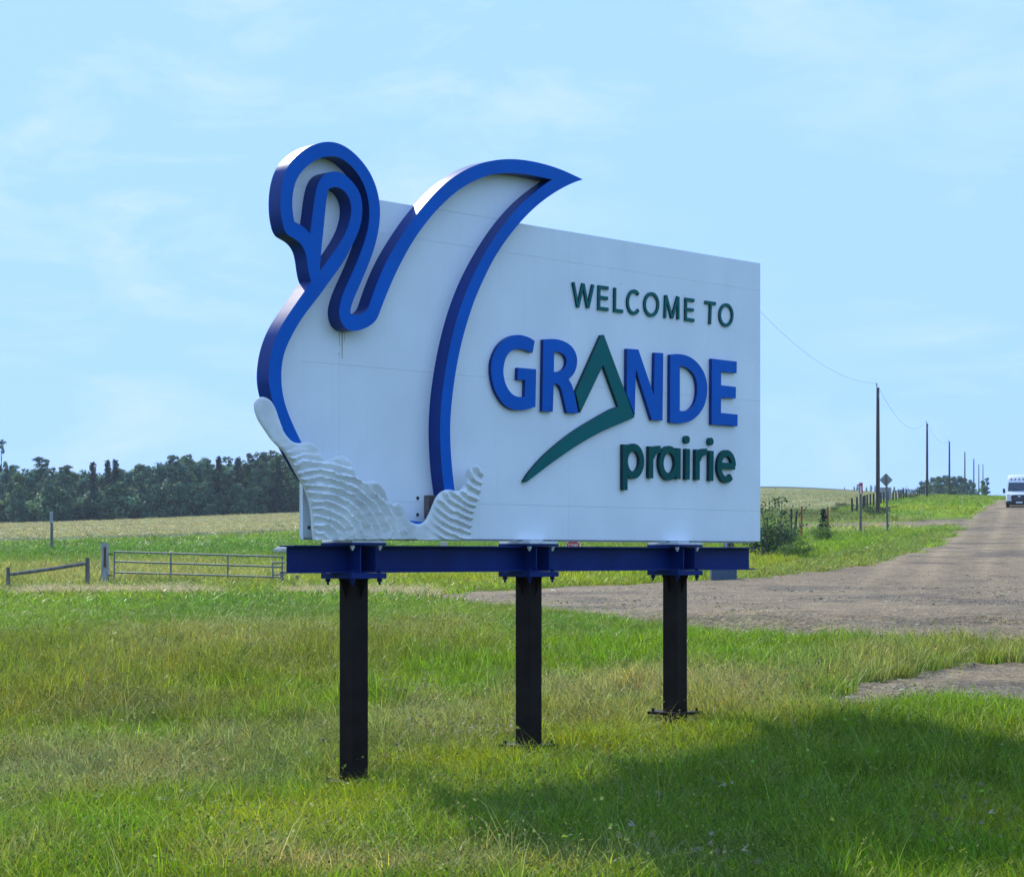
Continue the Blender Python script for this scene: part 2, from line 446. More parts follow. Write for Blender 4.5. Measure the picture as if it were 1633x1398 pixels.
KIND = {  # r, g, b, height factor, dryness
 'lush':  (0.092,0.219,0.012, 0.9, 0.05), 'bright': (0.166,0.306,0.008, 0.85, 0.05), 'yellow': (0.279,0.338,0.009, 0.9, 0.12),
 'olive': (0.219,0.255,0.025, 1.2, 0.38), 'grey':  (0.267,0.313,0.085, 1.0, 0.55), 'tan':   (0.379,0.351,0.090, 1.1, 0.65),
 'straw': (0.617,0.548,0.190, 0.8, 0.9), 'dark':  (0.071,0.108,0.021, 0.8, 0.2), 'mid':   (0.166,0.262,0.012, 1.0, 0.20),
}
def P_(kind, px, py, rx, ry, w): 
    x, y = at(px, py); y1 = at(px, py-ry)[1]; y0 = at(px, py+ry)[1]
    return (kind, x, y, rx*y/FPX, max(0.15, (y1-y0)*0.5), w)
PATCH = [P_(*p) for p in [
 # far lawn behind the verge, left
 ('lush',200,876,420,14,.95), ('lush',560,872,300,12,.7), ('tan',120,915,240,16,.75), ('tan',420,922,200,10,.5), ('yellow',700,920,160,18,.8), ('yellow',1000,912,220,14,.8),
 # left slope
 ('bright',120,975,220,22,.75), ('lush',420,968,170,18,.8), ('olive',60,1040,160,40,.55), ('olive',400,1050,200,55,.85), ('tan',330,1030,120,25,.35),
 ('dark',170,1150,120,16,.75), ('dark',270,1128,70,14,.5), ('grey',270,1136,70,12,.35), ('olive',60,1130,110,40,.6),
 ('bright',240,1186,150,18,.9), ('bright',500,1120,60,22,.8), ('grey',160,1245,240,30,.95), ('grey',430,1190,120,24,.8), ('grey',20,1230,120,20,.6), ('grey',20,1290,90,24,.5),
 ('bright',300,1330,170,28,.8), ('yellow',470,1300,130,45,.85), ('bright',120,1360,120,30,.7), ('tan',20,1380,60,24,.6), ('tan',560,1390,130,14,.8),
 # middle
 ('olive',690,1010,130,30,.75), ('bright',640,975,80,14,.6), ('bright',720,1090,110,24,.85), ('grey',700,1150,110,30,.85), ('tan',660,1118,60,8,.4),
 ('yellow',740,1215,120,18,.8), ('dark',640,1255,60,14,.7), ('mid',720,1260,120,20,.6),
 # right
 ('bright',950,1030,110,40,.95), ('lush',960,1000,90,16,.5), ('tan',980,1120,120,30,.75), ('grey',930,1110,60,20,.5), ('tan',1150,1105,150,30,.8), ('yellow',900,1200,130,18,.7),
 ('bright',1190,1035,110,20,.95), ('bright',1320,1040,80,16,.5), ('tan',1340,1070,130,20,.55), ('yellow',1060,1160,130,16,.6), ('tan',1240,1130,90,18,.6),
 ('bright',1500,1140,200,22,.95), ('bright',1590,1130,100,14,.5), ('lush',1300,1290,300,60,.5), ('yellow',1600,1330,120,40,.6), ('bright',1450,1390,260,22,.7), ('tan',1480,1045,160,12,.5), ('tan',860,1380,220,22,.35),
 # island and far verge
 ('olive',1280,822,90,10,.8), ('dark',1330,820,70,9,.6), ('olive',1390,828,60,7,.6), ('tan',1420,842,120,5,.55), ('olive',1300,838,80,4,.5), ('dark',1240,868,50,14,.4),
 ('bright',1300,870,160,16,.9), ('yellow',1240,893,130,16,.8), ('lush',1270,848,60,12,.5), ('bright',1480,845,70,8,.8), ('tan',1400,840,120,4,.4),
 ('dark',1270,822,80,9,.75), ('dark',1350,820,70,9,.7), ('olive',1410,826,60,6,.6),
 ('yellow',1480,812,60,8,.7), ('bright',1440,820,60,6,.8), ('bright',1540,806,50,7,.6),
]]
def ground_look(X, Y):
    """tint (rgb), height factor and dryness of the vegetation at world points"""
    base = np.array(KIND['mid'])
    out = np.tile(base, (len(X), 1))
    wx = X + (fbm(X*0.5, Y*0.5, 3)-0.5)*3.0*np.clip(Y/25, .5, 4); wy = Y + (fbm(X*0.5, Y*0.5, 9)-0.5)*3.2*np.clip(Y/25, .5, 4)
    for kind, x, y, rx, ry, w in PATCH:
        d = ((wx-x)/rx)**2 + ((wy-y)/ry)**2
        m = d < 5
        if not m.any(): continue
        k = w*np.exp(-d[m]**1.5*0.5)[:, None]
        out[m] = out[m]*(1-k) + np.array(KIND[kind])*k
    g = (fbm(X*0.9, Y*0.6, 21)-0.5)
    out[:, 3] *= 0.45 + 1.15*fbm(X*1.3, Y*0.9, 201, 3)
    out[:, 0] *= 1+0.55*g; out[:, 1] *= 1+0.3*g; out[:, 4] = np.clip(out[:, 4] + 0.5*g, 0, 1)
    # crops
    inl = inside(Z_CROPL, X, Y); inr = inside(Z_CROPR, X, Y)
    band = fbm(X*0.02, Y*0.035, 5)
    for msk, c0, c1 in ((inl, (0.21,0.205,0.065), (0.275,0.255,0.095)), (inr, (0.19,0.21,0.075), (0.26,0.25,0.11))):
        if msk.any():
            b = band[msk][:, None]
            out[msk, :3] = np.array(c0)*(1-b) + np.array(c1)*b
            out[msk, 3] = 1.6; out[msk, 4] = 0.5
    mw = inside(Z_MOWN, X, Y)
    out[mw, :3] = out[mw, :3]*0.45 + np.array([0.205, 0.25, 0.05])*0.55; out[mw, 3] = 0.32
    out[:, 3] *= np.where((Y > 34) & (Y < 74) & (X < 4), 0.55, 1.0)
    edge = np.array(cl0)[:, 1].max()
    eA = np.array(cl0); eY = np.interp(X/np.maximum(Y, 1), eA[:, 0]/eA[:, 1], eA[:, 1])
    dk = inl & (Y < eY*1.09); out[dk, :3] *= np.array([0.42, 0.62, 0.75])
    far = inr & (Y > 520)
    out[far, :3] = (0.075, 0.10, 0.04)
    return out
def gravel_look(X, Y):
    n = fbm(X*0.35, Y*0.12, 31, 5)
    c = np.array([0.200, 0.142, 0.075])*(1-n[:, None]) + np.array([0.305, 0.222, 0.125])*n[:, None]
    q = (X-40.5) - 0.235*(Y-171)                            # distance from the road's centre line
    tr = np.zeros_like(X)
    for q0 in (-4.6, -2.9, -0.9, 0.9): tr = np.maximum(tr, np.exp(-((q-q0-0.25*np.sin(Y*0.05))/0.34)**2))
    track_wear = np.clip((Y-48)/30, 0, 1)*tr*(0.5+0.7*fbm(X*0.3, Y*0.05, 44))  # paler compacted gravel in the wheel tracks
    c = c*(0.93 + 0.34*track_wear[:, None])
    d = fbm(X*0.5, Y*0.35, 77, 4)
    k = np.clip((d-0.56)*7, 0, 1)[:, None]*0.6
    return c*(1-k) + np.array([0.085, 0.066, 0.050])*k

# ------------------------------------------------------------------ ground mesh: one sheet, cut along the zone edges
def build_ground():
    th = np.concatenate([np.radians(np.linspace(-180, -16.5, 44)[:-1]), np.arctan(np.linspace(-math.tan(math.radians(16.5)), math.tan(math.radians(16.5)), 621)), np.radians(np.linspace(16.5, 180, 44)[1:])])
    rr = np.concatenate([[0.6, 2, 4, 6, 8, 9.2, 10.2], np.exp(np.linspace(math.log(10.8), math.log(60), 210)), np.exp(np.linspace(math.log(60), math.log(420), 190))[1:], [450, 490, 540, 600, 680, 780, 900, 1050, 1250, 1500, 1900]])
    nt_, nr_ = len(th), len(rr)
    TH, RR = np.meshgrid(th, rr)
    X = (RR*np.sin(TH)).ravel(); Y = (RR*np.cos(TH)).ravel()
    Z = terrain(X, Y)
    near = np.clip((120-RR.ravel())/80, 0, 1)
    jx = X + (fbm(X*0.9, Y*0.5, 41)-0.5)*np.clip(0.02*RR.ravel(), 0.7, 1.6); jy = Y + (fbm(X*0.8, Y*0.45, 55)-0.5)*np.clip(0.045*RR.ravel(), 1.1, 3)
    vg = inside(Z_ROAD, X, Y) | inside(Z_PATCH, X, Y)
    bumps = np.where(vg, (fbm(X*0.8, Y*0.9, 61, 5)-0.5)*0.09 + np.clip(fbm(X*0.22, Y*1.1, 67, 4)-0.56, 0, 1)*0.8*np.exp(-((Y-38)/6.0)**2)*inside(Z_ROAD, X, Y), (fbm(X*1.3, Y*1.3, 71, 4)-0.5)*0.16)
    Z = Z + bumps*near
    # faces
    i, j = np.meshgrid(np.arange(nr_-1), np.arange(nt_-1), indexing='ij')
    a = (i*nt_+j).ravel(); b = a+1; c = a+nt_+1; d = a+nt_
    F = np.stack([a, b, c, d], 1)
    cx = jx[F].mean(1); cy = jy[F].mean(1)
    zid = np.zeros(len(F), int)
    zid[inside(Z_CROPL, cx, cy)] = 5; zid[inside(Z_CROPR, cx, cy)] = 6
    zid[inside(Z_LANE, cx, cy)] = 2; zid[inside(Z_CROSS, X[F].mean(1), Y[F].mean(1))] = 3
    zid[inside(Z_PATCH, cx, cy) | inside(Z_BARE, cx, cy)] = 4; zid[inside(Z_ROAD, cx, cy)] = 1
    V = np.stack([X, Y, Z], 1)
    look = ground_look(X, Y)[:, :3]; grav = gravel_look(X, Y)
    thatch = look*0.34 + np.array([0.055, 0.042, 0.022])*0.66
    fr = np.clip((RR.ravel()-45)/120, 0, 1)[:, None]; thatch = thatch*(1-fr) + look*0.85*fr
    spec = [(0, 'grass_ground', 'ground'), (1, 'gravel_road', 'gravel'), (2, 'farm_lane', 'gravel'), (3, 'gravel_side_road', 'gravel'), (4, 'gravel_patch', 'gravel'), (5, 'crop_field', 'crop'), (6, 'hay_field', 'crop')]
    for k, name, mm in spec:
        f = F[zid == k]
        if not len(f): continue
        used, inv = np.unique(f, return_inverse=True)
        f2 = inv.reshape(f.shape)
        me = bpy.data.meshes.new(name)
        me.vertices.add(len(used)); me.vertices.foreach_set('co', V[used].ravel())
        me.loops.add(len(f2)*4); me.loops.foreach_set('vertex_index', f2.ravel().astype(np.int32))
        me.polygons.add(len(f2)); me.polygons.foreach_set('loop_start', np.arange(0, len(f2)*4, 4, dtype=np.int32))
        me.polygons.foreach_set('use_smooth', np.ones(len(f2), bool))
        me.update(calc_edges=True); me.validate()
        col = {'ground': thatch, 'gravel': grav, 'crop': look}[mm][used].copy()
        if k == 2: col = col*0.5 + np.array([0.36, 0.32, 0.13])*0.5
        at_ = me.attributes.new('tint', 'FLOAT_COLOR', 'POINT')
        at_.data.foreach_set('color', np.concatenate([col, np.ones((len(col), 1))], 1).astype(np.float32).ravel())
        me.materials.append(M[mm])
        o = bpy.data.objects.new(name, me); COL.objects.link(o); o['kind'] = 'structure'
build_ground()
FEET = [(0.17, 20.9), (1.72, 22.35)]                     # the feet of the middle and right sign posts
def is_gravel(X, Y, pad=True):
    foot = np.zeros(X.shape, bool)
    for fx, fy in FEET: foot |= ((X-fx)**2 + ((Y-fy)*.6)**2) < .34**2
    jx = X + (fbm(X*0.9, Y*0.5, 41)-0.5)*np.clip(0.02*Y, 0.7, 1.6); jy = Y + (fbm(X*0.8, Y*0.45, 55)-0.5)*np.clip(0.045*Y, 1.1, 3)
    return inside(Z_ROAD, jx, jy) | inside(Z_PATCH, jx, jy) | inside(Z_CROSS, X, Y) | inside(Z_BARE, jx, jy) | foot

# ------------------------------------------------------------------ grass (countless: geometry-node scatter of tufts)
SRC = bpy.data.collections.new("grass_sources")          # never linked to the scene
def tuft_mesh(name, n, rad, h, w, bend, head=0.0, spread=0.35):
    v = []; f = []; bv = []
    for k in range(n):
        bvk = min(1.55, max(.4, math.exp(random.gauss(-.05, .45)))); hue = max(-.2, min(.2, random.gauss(0, .11)))
        a = random.uniform(0, 2*math.pi); r = rad*math.sqrt(random.random())
        bx, by = r*math.cos(a), r*math.sin(a)
        H = h*random.uniform(0.55, 1.15); W = w*random.uniform(0.7, 1.25)
        lean = random.uniform(0.1, 1)*spread; la = a + random.gauss(0, 0.9)
        tip = bend*random.uniform(0.3, 1.3)
        fa = random.uniform(0, math.pi)
        sx, sy = math.cos(fa)*W/2, math.sin(fa)*W/2
        o = len(v); segs = 3
        for s in range(segs+1):
            t = s/segs
            off = lean*H*t + tip*H*t*t*t
            zz = H*(t - 0.25*tip*t*t*t)
            px, py = bx + math.cos(la)*off, by + math.sin(la)*off
            ww = 1 - 0.85*t
            if s < segs: v += [(px-sx*ww, py-sy*ww, zz), (px+sx*ww, py+sy*ww, zz)]
            else: v.append((px, py, zz))
        for s in range(segs-1): f.append((o+2*s, o+2*s+1, o+2*s+3, o+2*s+2))
        f.append((o+2*segs-2, o+2*segs-1, o+2*segs))
        if head > 0 and random.random() < 0.7:
            hx, hy, hz = v[o+2*segs]
            dx, dy = math.cos(la), math.sin(la)
            nh, hw, gs = (14, .45, .42) if head > .05 else (5, .9, .5)
            for q in range(nh):
                o2 = len(v); L = head*random.uniform(.5, 1.05); g = random.uniform(-gs, gs)
                ex, ey, ez = hx + (dx*math.cos(g)-dy*math.sin(g))*L*0.8, hy + (dy*math.cos(g)+dx*math.sin(g))*L*0.8, hz + L*random.uniform(-.3, .5)
                v += [(hx-sx*hw, hy-sy*hw, hz-.01), (hx+sx*hw, hy+sy*hw, hz), (ex, ey, ez)]; f.append((o2, o2+1, o2+2))
        bv += [(bvk*(1+hue), bvk, bvk*(1-hue*.5), 1)]*(len(v)-len(bv))
    me = bpy.data.meshes.new(name); me.from_pydata(v, [], f); me.materials.append(M['blade'])
    at_ = me.attributes.new('bv', 'FLOAT_COLOR', 'POINT'); at_.data.foreach_set('color', np.array(bv, np.float32).ravel())
    me.polygons.foreach_set('use_smooth', [True]*len(me.polygons)); me.update()
    o = bpy.data.objects.new(name, me); SRC.objects.link(o); return o
srcs = {}
def src_group(key, items):
    c = bpy.data.collections.new("src_" + key)
    for it in items:
        SRC.objects.unlink(it); c.objects.link(it)
    srcs[key] = c
src_group('green', [tuft_mesh("tuft_a%d" % i, 17, 0.12, 0.19, 0.0105, 0.6) for i in range(6)])
src_group('dry', [tuft_mesh("tuft_b%d" % i, 13, 0.11, 0.22, 0.0065, 0.9, head=0.022, spread=0.55) for i in range(6)])
src_group('bulk', [tuft_mesh("tuft_c%d" % i, 16, 0.22, 0.26, 0.022, 0.5) for i in range(5)])
src_group('stalk', [tuft_mesh('tuft_e%d' % i, 4, 0.07, 0.34, 0.0055, 0.7, head=0.035, spread=0.45) for i in range(5)])
src_group('weed', [tuft_mesh('tuft_f%d' % i, 9, 0.05, 0.11, 0.034, 1.6, spread=1.3) for i in range(4)])
src_group('fox', [tuft_mesh("tuft_d%d" % i, 6, 0.05, 0.24, 0.005, 1.2, head=0.075, spread=0.55) for i in range(4)])

def scatter(name, key, X, Y, scale, tint, sink=0.01):
    n = len(X)
    co = np.stack([X, Y, terrain(X, Y) - sink], 1)
    me = bpy.data.meshes.new(name)
    me.vertices.add(n); me.vertices.foreach_set('co', co.astype(np.float32).ravel())
    a = me.attributes.new('tint', 'FLOAT_COLOR', 'POINT'); a.data.foreach_set('color', np.concatenate([tint, np.ones((n, 1))], 1).astype(np.float32).ravel())
    a = me.attributes.new('idx', 'INT', 'POINT'); a.data.foreach_set('value', rng.integers(0, len(srcs[key].objects), n).astype(np.int32))
    a = me.attributes.new('rot', 'FLOAT_VECTOR', 'POINT')
    rot = np.stack([rng.normal(0, .10, n), rng.normal(0, .10, n), rng.uniform(0, 6.28, n)], 1); a.data.foreach_set('vector', rot.astype(np.float32).ravel())
    a = me.attributes.new('scl', 'FLOAT_VECTOR', 'POINT'); a.data.foreach_set('vector', scale.astype(np.float32).ravel())
    me.update()
    o = bpy.data.objects.new(name, me); COL.objects.link(o); o['kind'] = 'stuff'
    ng = bpy.data.node_groups.new("scatter_" + name, 'GeometryNodeTree')
    ng.interface.new_socket("Geometry", in_out='INPUT', socket_type='NodeSocketGeometry')
    ng.interface.new_socket("Geometry", in_out='OUTPUT', socket_type='NodeSocketGeometry')
    gi = ng.nodes.new('NodeGroupInput'); go = ng.nodes.new('NodeGroupOutput')
    ci = ng.nodes.new('GeometryNodeCollectionInfo'); ci.inputs['Collection'].default_value = srcs[key]
    ci.inputs['Separate Children'].default_value = True; ci.inputs['Reset Children'].default_value = True
    ip = ng.nodes.new('GeometryNodeInstanceOnPoints'); ip.inputs['Pick Instance'].default_value = True
    def na(nm, dt):
        q = ng.nodes.new('GeometryNodeInputNamedAttribute'); q.data_type = dt; q.inputs['Name'].default_value = nm
        return [s for s in q.outputs if s.enabled and s.name == 'Attribute'][0]
    e2r = ng.nodes.new('FunctionNodeEulerToRotation')
    ng.links.new(na('rot', 'FLOAT_VECTOR'), e2r.inputs[0])
    ng.links.new(gi.outputs[0], ip.inputs['Points']); ng.links.new(ci.outputs[0], ip.inputs['Instance'])
    ng.links.new(na('idx', 'INT'), ip.inputs['Instance Index']); ng.links.new(e2r.outputs[0], ip.inputs['Rotation'])
    ng.links.new(na('scl', 'FLOAT_VECTOR'), ip.inputs['Scale'])
    ng.links.new(ip.outputs[0], go.inputs[0])
    mod = o.modifiers.new("scatter", 'NODES'); mod.node_group = ng
    return o

def sample(n, y0, y1, amax=0.37):
    Y = np.sqrt(rng.uniform(y0*y0, y1*y1, n)); X = rng.uniform(-amax, amax, n)*Y
    return X, Y
def grass_layers():
    def tint_of(look, n, dryshift=0.0):
        c = look[:, :3].copy()
        c *= rng.lognormal(0, 0.20, (n, 1))
        c[:, 0] *= rng.lognormal(0, 0.14, n); c[:, 2] *= rng.lognormal(0, 0.2, n)
        if dryshift > 0:
            k = np.clip(rng.uniform(0.25, 0.85, n)*dryshift*(0.30+look[:, 4]), 0, 1)[:, None]
            c = c*(1-k) + np.array([0.40, 0.33, 0.155])*k
        return np.clip(c, 0.004, 0.6)
    # near green
    for name, cnt, y0, y1, sc, key in (("grass", 28000, 11.2, 24, 1.0, 'green'), ("grass", 37000, 24, 50, 1.25, 'green')):
        X, Y = sample(cnt, y0, y1); L = ground_look(X, Y)
        keep = ~is_gravel(X, Y) & (rng.random(cnt) > 0.55*L[:, 4]*(Y < 50))
        X, Y, L = X[keep], Y[keep], L[keep]; n = len(X)
        s = sc*rng.uniform(.7, 1.3, n); h = s*L[:, 3]*rng.uniform(.75, 1.25, n)
        scatter(name, key, X, Y, np.stack([s, s, h], 1), tint_of(L, n))
    for cnt, y0, y1, sc in ((18000, 11.2, 24, 1.0), (26000, 24, 52, 1.25)):
        X, Y = sample(cnt, y0, y1); L = ground_look(X, Y)
        keep = ~is_gravel(X, Y) & (rng.random(cnt) < 0.12 + 0.95*L[:, 4])
        X, Y, L = X[keep], Y[keep], L[keep]; n = len(X)
        s = sc*rng.uniform(.7, 1.3, n); h = s*L[:, 3]*rng.uniform(.6, 1.25, n)
        scatter("dry_grass", 'dry', X, Y, np.stack([s, s, h], 1), tint_of(L, n, 1.0))
    # middle distance
    for cnt, y0, y1, sc in ((39000, 48, 130, 1.5), (34000, 130, 430, 2.6)):
        X, Y = sample(cnt, y0, y1, 0.30); L = ground_look(X, Y)
        g = is_gravel(X, Y) | (inside(Z_LANE, X, Y) & (rng.random(cnt) > 0.25))
        keep = ~g
        crop = inside(Z_CROPL, X, Y) | inside(Z_CROPR, X, Y)
        keep &= ~crop | (rng.random(cnt) < 0.6)
        X, Y, L, crop = X[keep], Y[keep], L[keep], crop[keep]; n = len(X)
        s = sc*rng.uniform(.7, 1.3, n); h = s*np.where(crop, 0.9, np.clip(L[:, 3], .6, 1.2))*rng.uniform(.55, 1.15, n)
        h = np.where(crop, h*0.38, h*np.clip(0.9-(Y-60)/200, .42, .9))
        scatter("meadow_grass", 'bulk', X, Y, np.stack([s, s, h], 1), np.clip(tint_of(L, n, 0.3)*np.where(crop, 1.35, 1.1)[:, None], 0, .7))
    # feathery seed heads in little clusters
    pts = []
    for px, py, k in ((660,1112,16),(598,1080,5),(640,1105,6),(690,1112,4),(775,1180,7),(720,1188,8),(795,1178,6),(690,1185,4),(1120,1302,3),(1560,1306,5),(1548,1362,6),(1040,1386,3),(1180,1392,3),
                      (300,1294,5),(275,1296,3),(85,1296,3),(1590,1320,4),(420,1250,3),(570,1225,4),(850,1165,4),(1080,1110,4),(640,960,3),(1180,985,14),(1195,990,8)):
        x, y = at(px, py)
        for q in range(k): pts.append((x + random.gauss(0, .16), y + random.gauss(0, .3)))
    P = np.array(pts); n = len(P)
    s = rng.uniform(.65, 1.05, n)
    t = np.tile(np.array([0.44, 0.36, 0.24]), (n, 1))*rng.uniform(.75, 1.15, (n, 1))
    scatter("seed_head_grass", 'fox', P[:, 0], P[:, 1], np.stack([s, s, s], 1), t)
    # taller single stalks standing above the sward
    X, Y = sample(11000, 11.2, 48); L = ground_look(X, Y); k = ~is_gravel(X, Y) & (rng.random(11000) < .16+.7*L[:, 4]); X, Y, L = X[k], Y[k], L[k]; n = len(X)
    s = rng.uniform(1.0, 1.5, n); scatter("tall_grass", 'stalk', X, Y, np.stack([s, s, s*rng.uniform(.75, 1.2, n)], 1), np.clip(tint_of(L, n, 1.3)*1.15, 0, .6))
    # broad leaved weeds
    X, Y = sample(2000, 11.2, 40); L = ground_look(X, Y); k = ~is_gravel(X, Y) & (fbm(X*.6, Y*.4, 133) > .5); X, Y, L = X[k], Y[k], L[k]; n = len(X)
    s = rng.uniform(.6, 1.3, n); scatter("weed_leaves", 'weed', X, Y, np.stack([s, s, s], 1), np.array([0.065, 0.15, 0.016])*rng.lognormal(0, .25, (n, 1)))
    # rank tufts left round the posts
    pp = [at(563, 1240), at(845, 1190), at(1080, 1140)]
    X = np.concatenate([rng.normal(x, .25, 9) for x, y in pp]); Y = np.concatenate([rng.normal(y, .25, 9) for x, y in pp]); n = len(X); L = ground_look(X, Y)
    s = rng.uniform(.9, 1.5, n); scatter("post_foot_grass", 'dry', X, Y, np.stack([s, s, s*1.1], 1), tint_of(L, n, 0.9))
    # pale dry grass along the farm lane
    X, Y = sample(60000, 52, 76, 0.262); k = inside(Z_LANE, X, Y) & (X < -2) & (fbm(X*0.5, Y*0.3, 91) > 0.5)
    X, Y = X[k], Y[k]; n = len(X); s = rng.uniform(1.2, 2.2, n)
    scatter("straw_grass", 'dry', X, Y, np.stack([s, s, s*0.62], 1), np.array([0.66, 0.56, 0.30])*rng.uniform(.7, 1.1, (n, 1)))
    # loose stones of the gravel
grass_layers()

def stones():
    rs = []
    for i in range(4):
        bm = bmesh.new(); bmesh.ops.create_icosphere(bm, subdivisions=1, radius=0.5)
        for v in bm.verts: v.co *= random.uniform(.7, 1.25); v.co.z *= 0.42
        me = bpy.data.meshes.new("stone"); bm.to_mesh(me); bm.free(); me.materials.append(M['blade_stone'])
        o = bpy.data.objects.new("stone_src", me); SRC.objects.link(o); rs.append(o)
    src_group('stone', rs)
    X, Y = sample(60000, 24, 75, 0.28)
    X2, Y2 = sample(40000, 24, 33, 0.28); X = np.concatenate([X, X2]); Y = np.concatenate([Y, Y2])
    k = is_gravel(X, Y) & (rng.random(100000) < np.clip((75-Y)/42, 0, 1)**1.2); X, Y = X[k], Y[k]; n = len(X)
    s = np.clip(rng.lognormal(math.log(0.024), 0.45, n), 0.012, 0.11)*np.clip(Y/36, .8, 1.6)
    t = np.array([0.36, 0.285, 0.19])*rng.lognormal(0, 0.40, (n, 1))
    scatter("loose_gravel", 'stone', X, Y, np.stack([s, s, s], 1), np.clip(t, 0.05, 0.6), sink=0.0)
M['blade_stone'] = attr_material("gravel_stone", "tint", 'INSTANCER', 0.9, spec=0.25)
stones()
# ------------------------------------------------------------------ the welcome sign
P0X, P0Y = -1.4355, 19.07
SIGN = empty("welcome_sign", (P0X, P0Y, 0), math.atan2(DY, DX))
tag(SIGN, "big white town welcome sign with blue swan outline, on three dark steel posts", "sign")
_c0 = NX*P0X + NY*P0Y
def puv(px, py, n=0.0):
    """pixel -> (u, z) on the plane a distance n in front of the panel face"""
    a = (px-CX)/FPX; b = (HY-py)/FPX
    t = (n + _c0)/(NX*a + NY)
    return (DX*(a*t-P0X) + DY*(t-P0Y), EYE + b*t)
def smooth(pts, sub=4, closed=True):
    """Catmull-Rom through traced points; a third value marks a hard corner"""
    n = len(pts); out = []
    P = [(p[0], p[1]) for p in pts]; C = [len(p) > 2 for p in pts]
    for i in range(n if closed else n-1):
        j = (i+1) % n
        p1, p2 = P[i], P[j]
        p0 = P[(i-1) % n] if not C[i] else (2*p1[0]-p2[0], 2*p1[1]-p2[1])
        p3 = P[(j+1) % n] if not C[j] else (2*p2[0]-p1[0], 2*p2[1]-p1[1])
        if not closed and i == 0: p0 = (2*p1[0]-p2[0], 2*p1[1]-p2[1])
        if not closed and j == n-1: p3 = (2*p2[0]-p1[0], 2*p2[1]-p1[1])
        for k in range(sub):
            t = k/sub
            out.append(tuple(_cr(p0[c], p1[c], p2[c], p3[c], t) for c in (0, 1)))
    if not closed: out.append(P[-1])
    return out
def relax(pts):
    n = len(pts); q = list(pts)
    for i in range(n):
        if len(pts[i]) > 2: continue
        a, b, c = pts[i-1], pts[i], pts[(i+1) % n]
        q[i] = (b[0]*.5 + (a[0]+c[0])*.25, b[1]*.5 + (a[1]+c[1])*.25)
    return q
T_SWAN = 0.155

wing_in = [(709.4,784),(707.6,772.7),(704.5,750.6),(702.9,721),(701.8,698),(701.8,678.4),(702.8,652.7),(704.9,627),(708,606),(713.5,569.4),(718.4,548.6),(724.5,521.6),(731.1,499),(737.2,481.3),(744.5,461.7),(753,442),(762.9,422.5),(773.9,402.9),(786.1,381.8),(802.2,359),(812.7,346.6),(823.7,333),(838.4,318.4),(853,306),(867.8,295)]
wing_top_in = [(870.2,284.7),(855.5,280.8),(835.9,277.5),(818.8,275.8),(800,275.6),(783.7,278),(766.6,283.5),(747,292.7),(729.8,303.7),(712.7,318.4),(695.5,335.5),(683.3,350.2),(671,366.2),(660.6,381)]
u_out = [(649.4,400),(640.9,415.9),(629.8,438),(621.3,457.6),(613.9,476),(607.8,490.6),(604.2,502.5),(600.4,510.5),(593.5,517.6),(583.3,523.4),(572.3,527.2),(562.5,528.4),(553.9,526.1),(546.5,519.4),(541.6,509),(540.2,496.8),(542.3,483.3),(546.5,469.8),(552.2,455.5),(560.9,437.5),(570.3,416.5),(579.2,392.7),(585.3,373),(589,354.7),(590,338.5)]
head_in = [(587.8,316.7),(582.9,299.5),(574.3,281),(563.3,267.7),(552.3,257.3),(540.8,250.8),(529,248.7),(517,250),(505.7,254),(493.5,261.5),(481.2,272.6),(472.7,284.8),(467.8,300.7),(465.6,319),(466.3,337.5)]
beak_top = [(469.4,353.5,1),(478.8,357.8),(487.4,364.5),(494.2,372.5,1)]
loop_out = [(496.0,362),(497.6,350),(500.2,325.2),(503.3,306.9),(506.3,293.4),(511.9,282.4),(520.4,275),(533.0,272.4),(543.7,274.4),(552.3,279.9),(562,289.7),(570.6,300.7),(576.2,313),(578.2,327.7),(577.9,346),(574.3,364.5),(567,380),(560.8,393.2),(553.2,409.3),(543.7,423.8),(532.7,439),(521.7,453.9),(513,466)]
chest_in = [(504,478.5),(493,491.2),(479.6,509.8),(468.6,528.2),(458.8,547.8),(453.0,562.5),(449.6,579),(448.1,598),(449,617.6),(452.7,638.4),(457.6,654.3),(466.1,675.1),(478.8,701.5),(492,728),(512,758),(545,794),(600,821),(650,831),(690,832.5,1)]
bottom_out = [(690,850,1),(650,849),(590,839),(533,808),(499,772),(483,749),(467,721),(457,701),(447,677),(438,651),(432.3,630),(429.4,617.6),(428.2,604),(428.3,590.6),(430.2,574),(432.5,562.5),(435.7,549.5),(441.6,533),(449,518.4),(458.8,502.5),(471,485.3),(482,469.5)]
beak_out = [(490.5,457.5,1),(496.3,449,1),(493.5,441.7),(491,428.2),(489.8,413.5),(487,400),(481.2,390.2),(473.9,382.8),(465.3,378.2),(457,375.2)]
head_out = [(453,366),(449.6,353.5),(447.9,340),(446.5,319),(448.8,294.6),(454.3,273.8),(461.6,260.3),(471.4,249.3),(483.7,239.5),(498.4,231),(513,226.6),(526.5,225.4),(540,227.9),(554.7,235.2),(568.2,246.8),(580.4,260.3),(591.5,276.2),(598.8,293.4),(603.7,310.5),(606.2,327.7),(606.5,345),(605.0,360),(601.3,380.4),(596.4,399),(586,427),(575,451.5),(566.3,471.3),(560.6,485.7),(557.9,496)]
notch = [(559.2,502.3),(565,503),(573.5,501.6),(583.5,497.2),(588,490.3),(591,480.8),(598,458.8),(607.8,434.3),(617.6,414.7),(624.9,400.5),(637.5,380.6),(646.9,366.2),(657.6,350.2),(668.9,336),(683.3,319.4),(698,303),(713.9,288.8),(732.3,275.9),(749.4,266.8),(766.6,260.2),(783.7,256.2),(800,254),(815,253.5),(833.5,254.6),(851.9,257.6),(870.2,262.2),(887.4,267.4),(900.8,272.7),(914.3,279)]
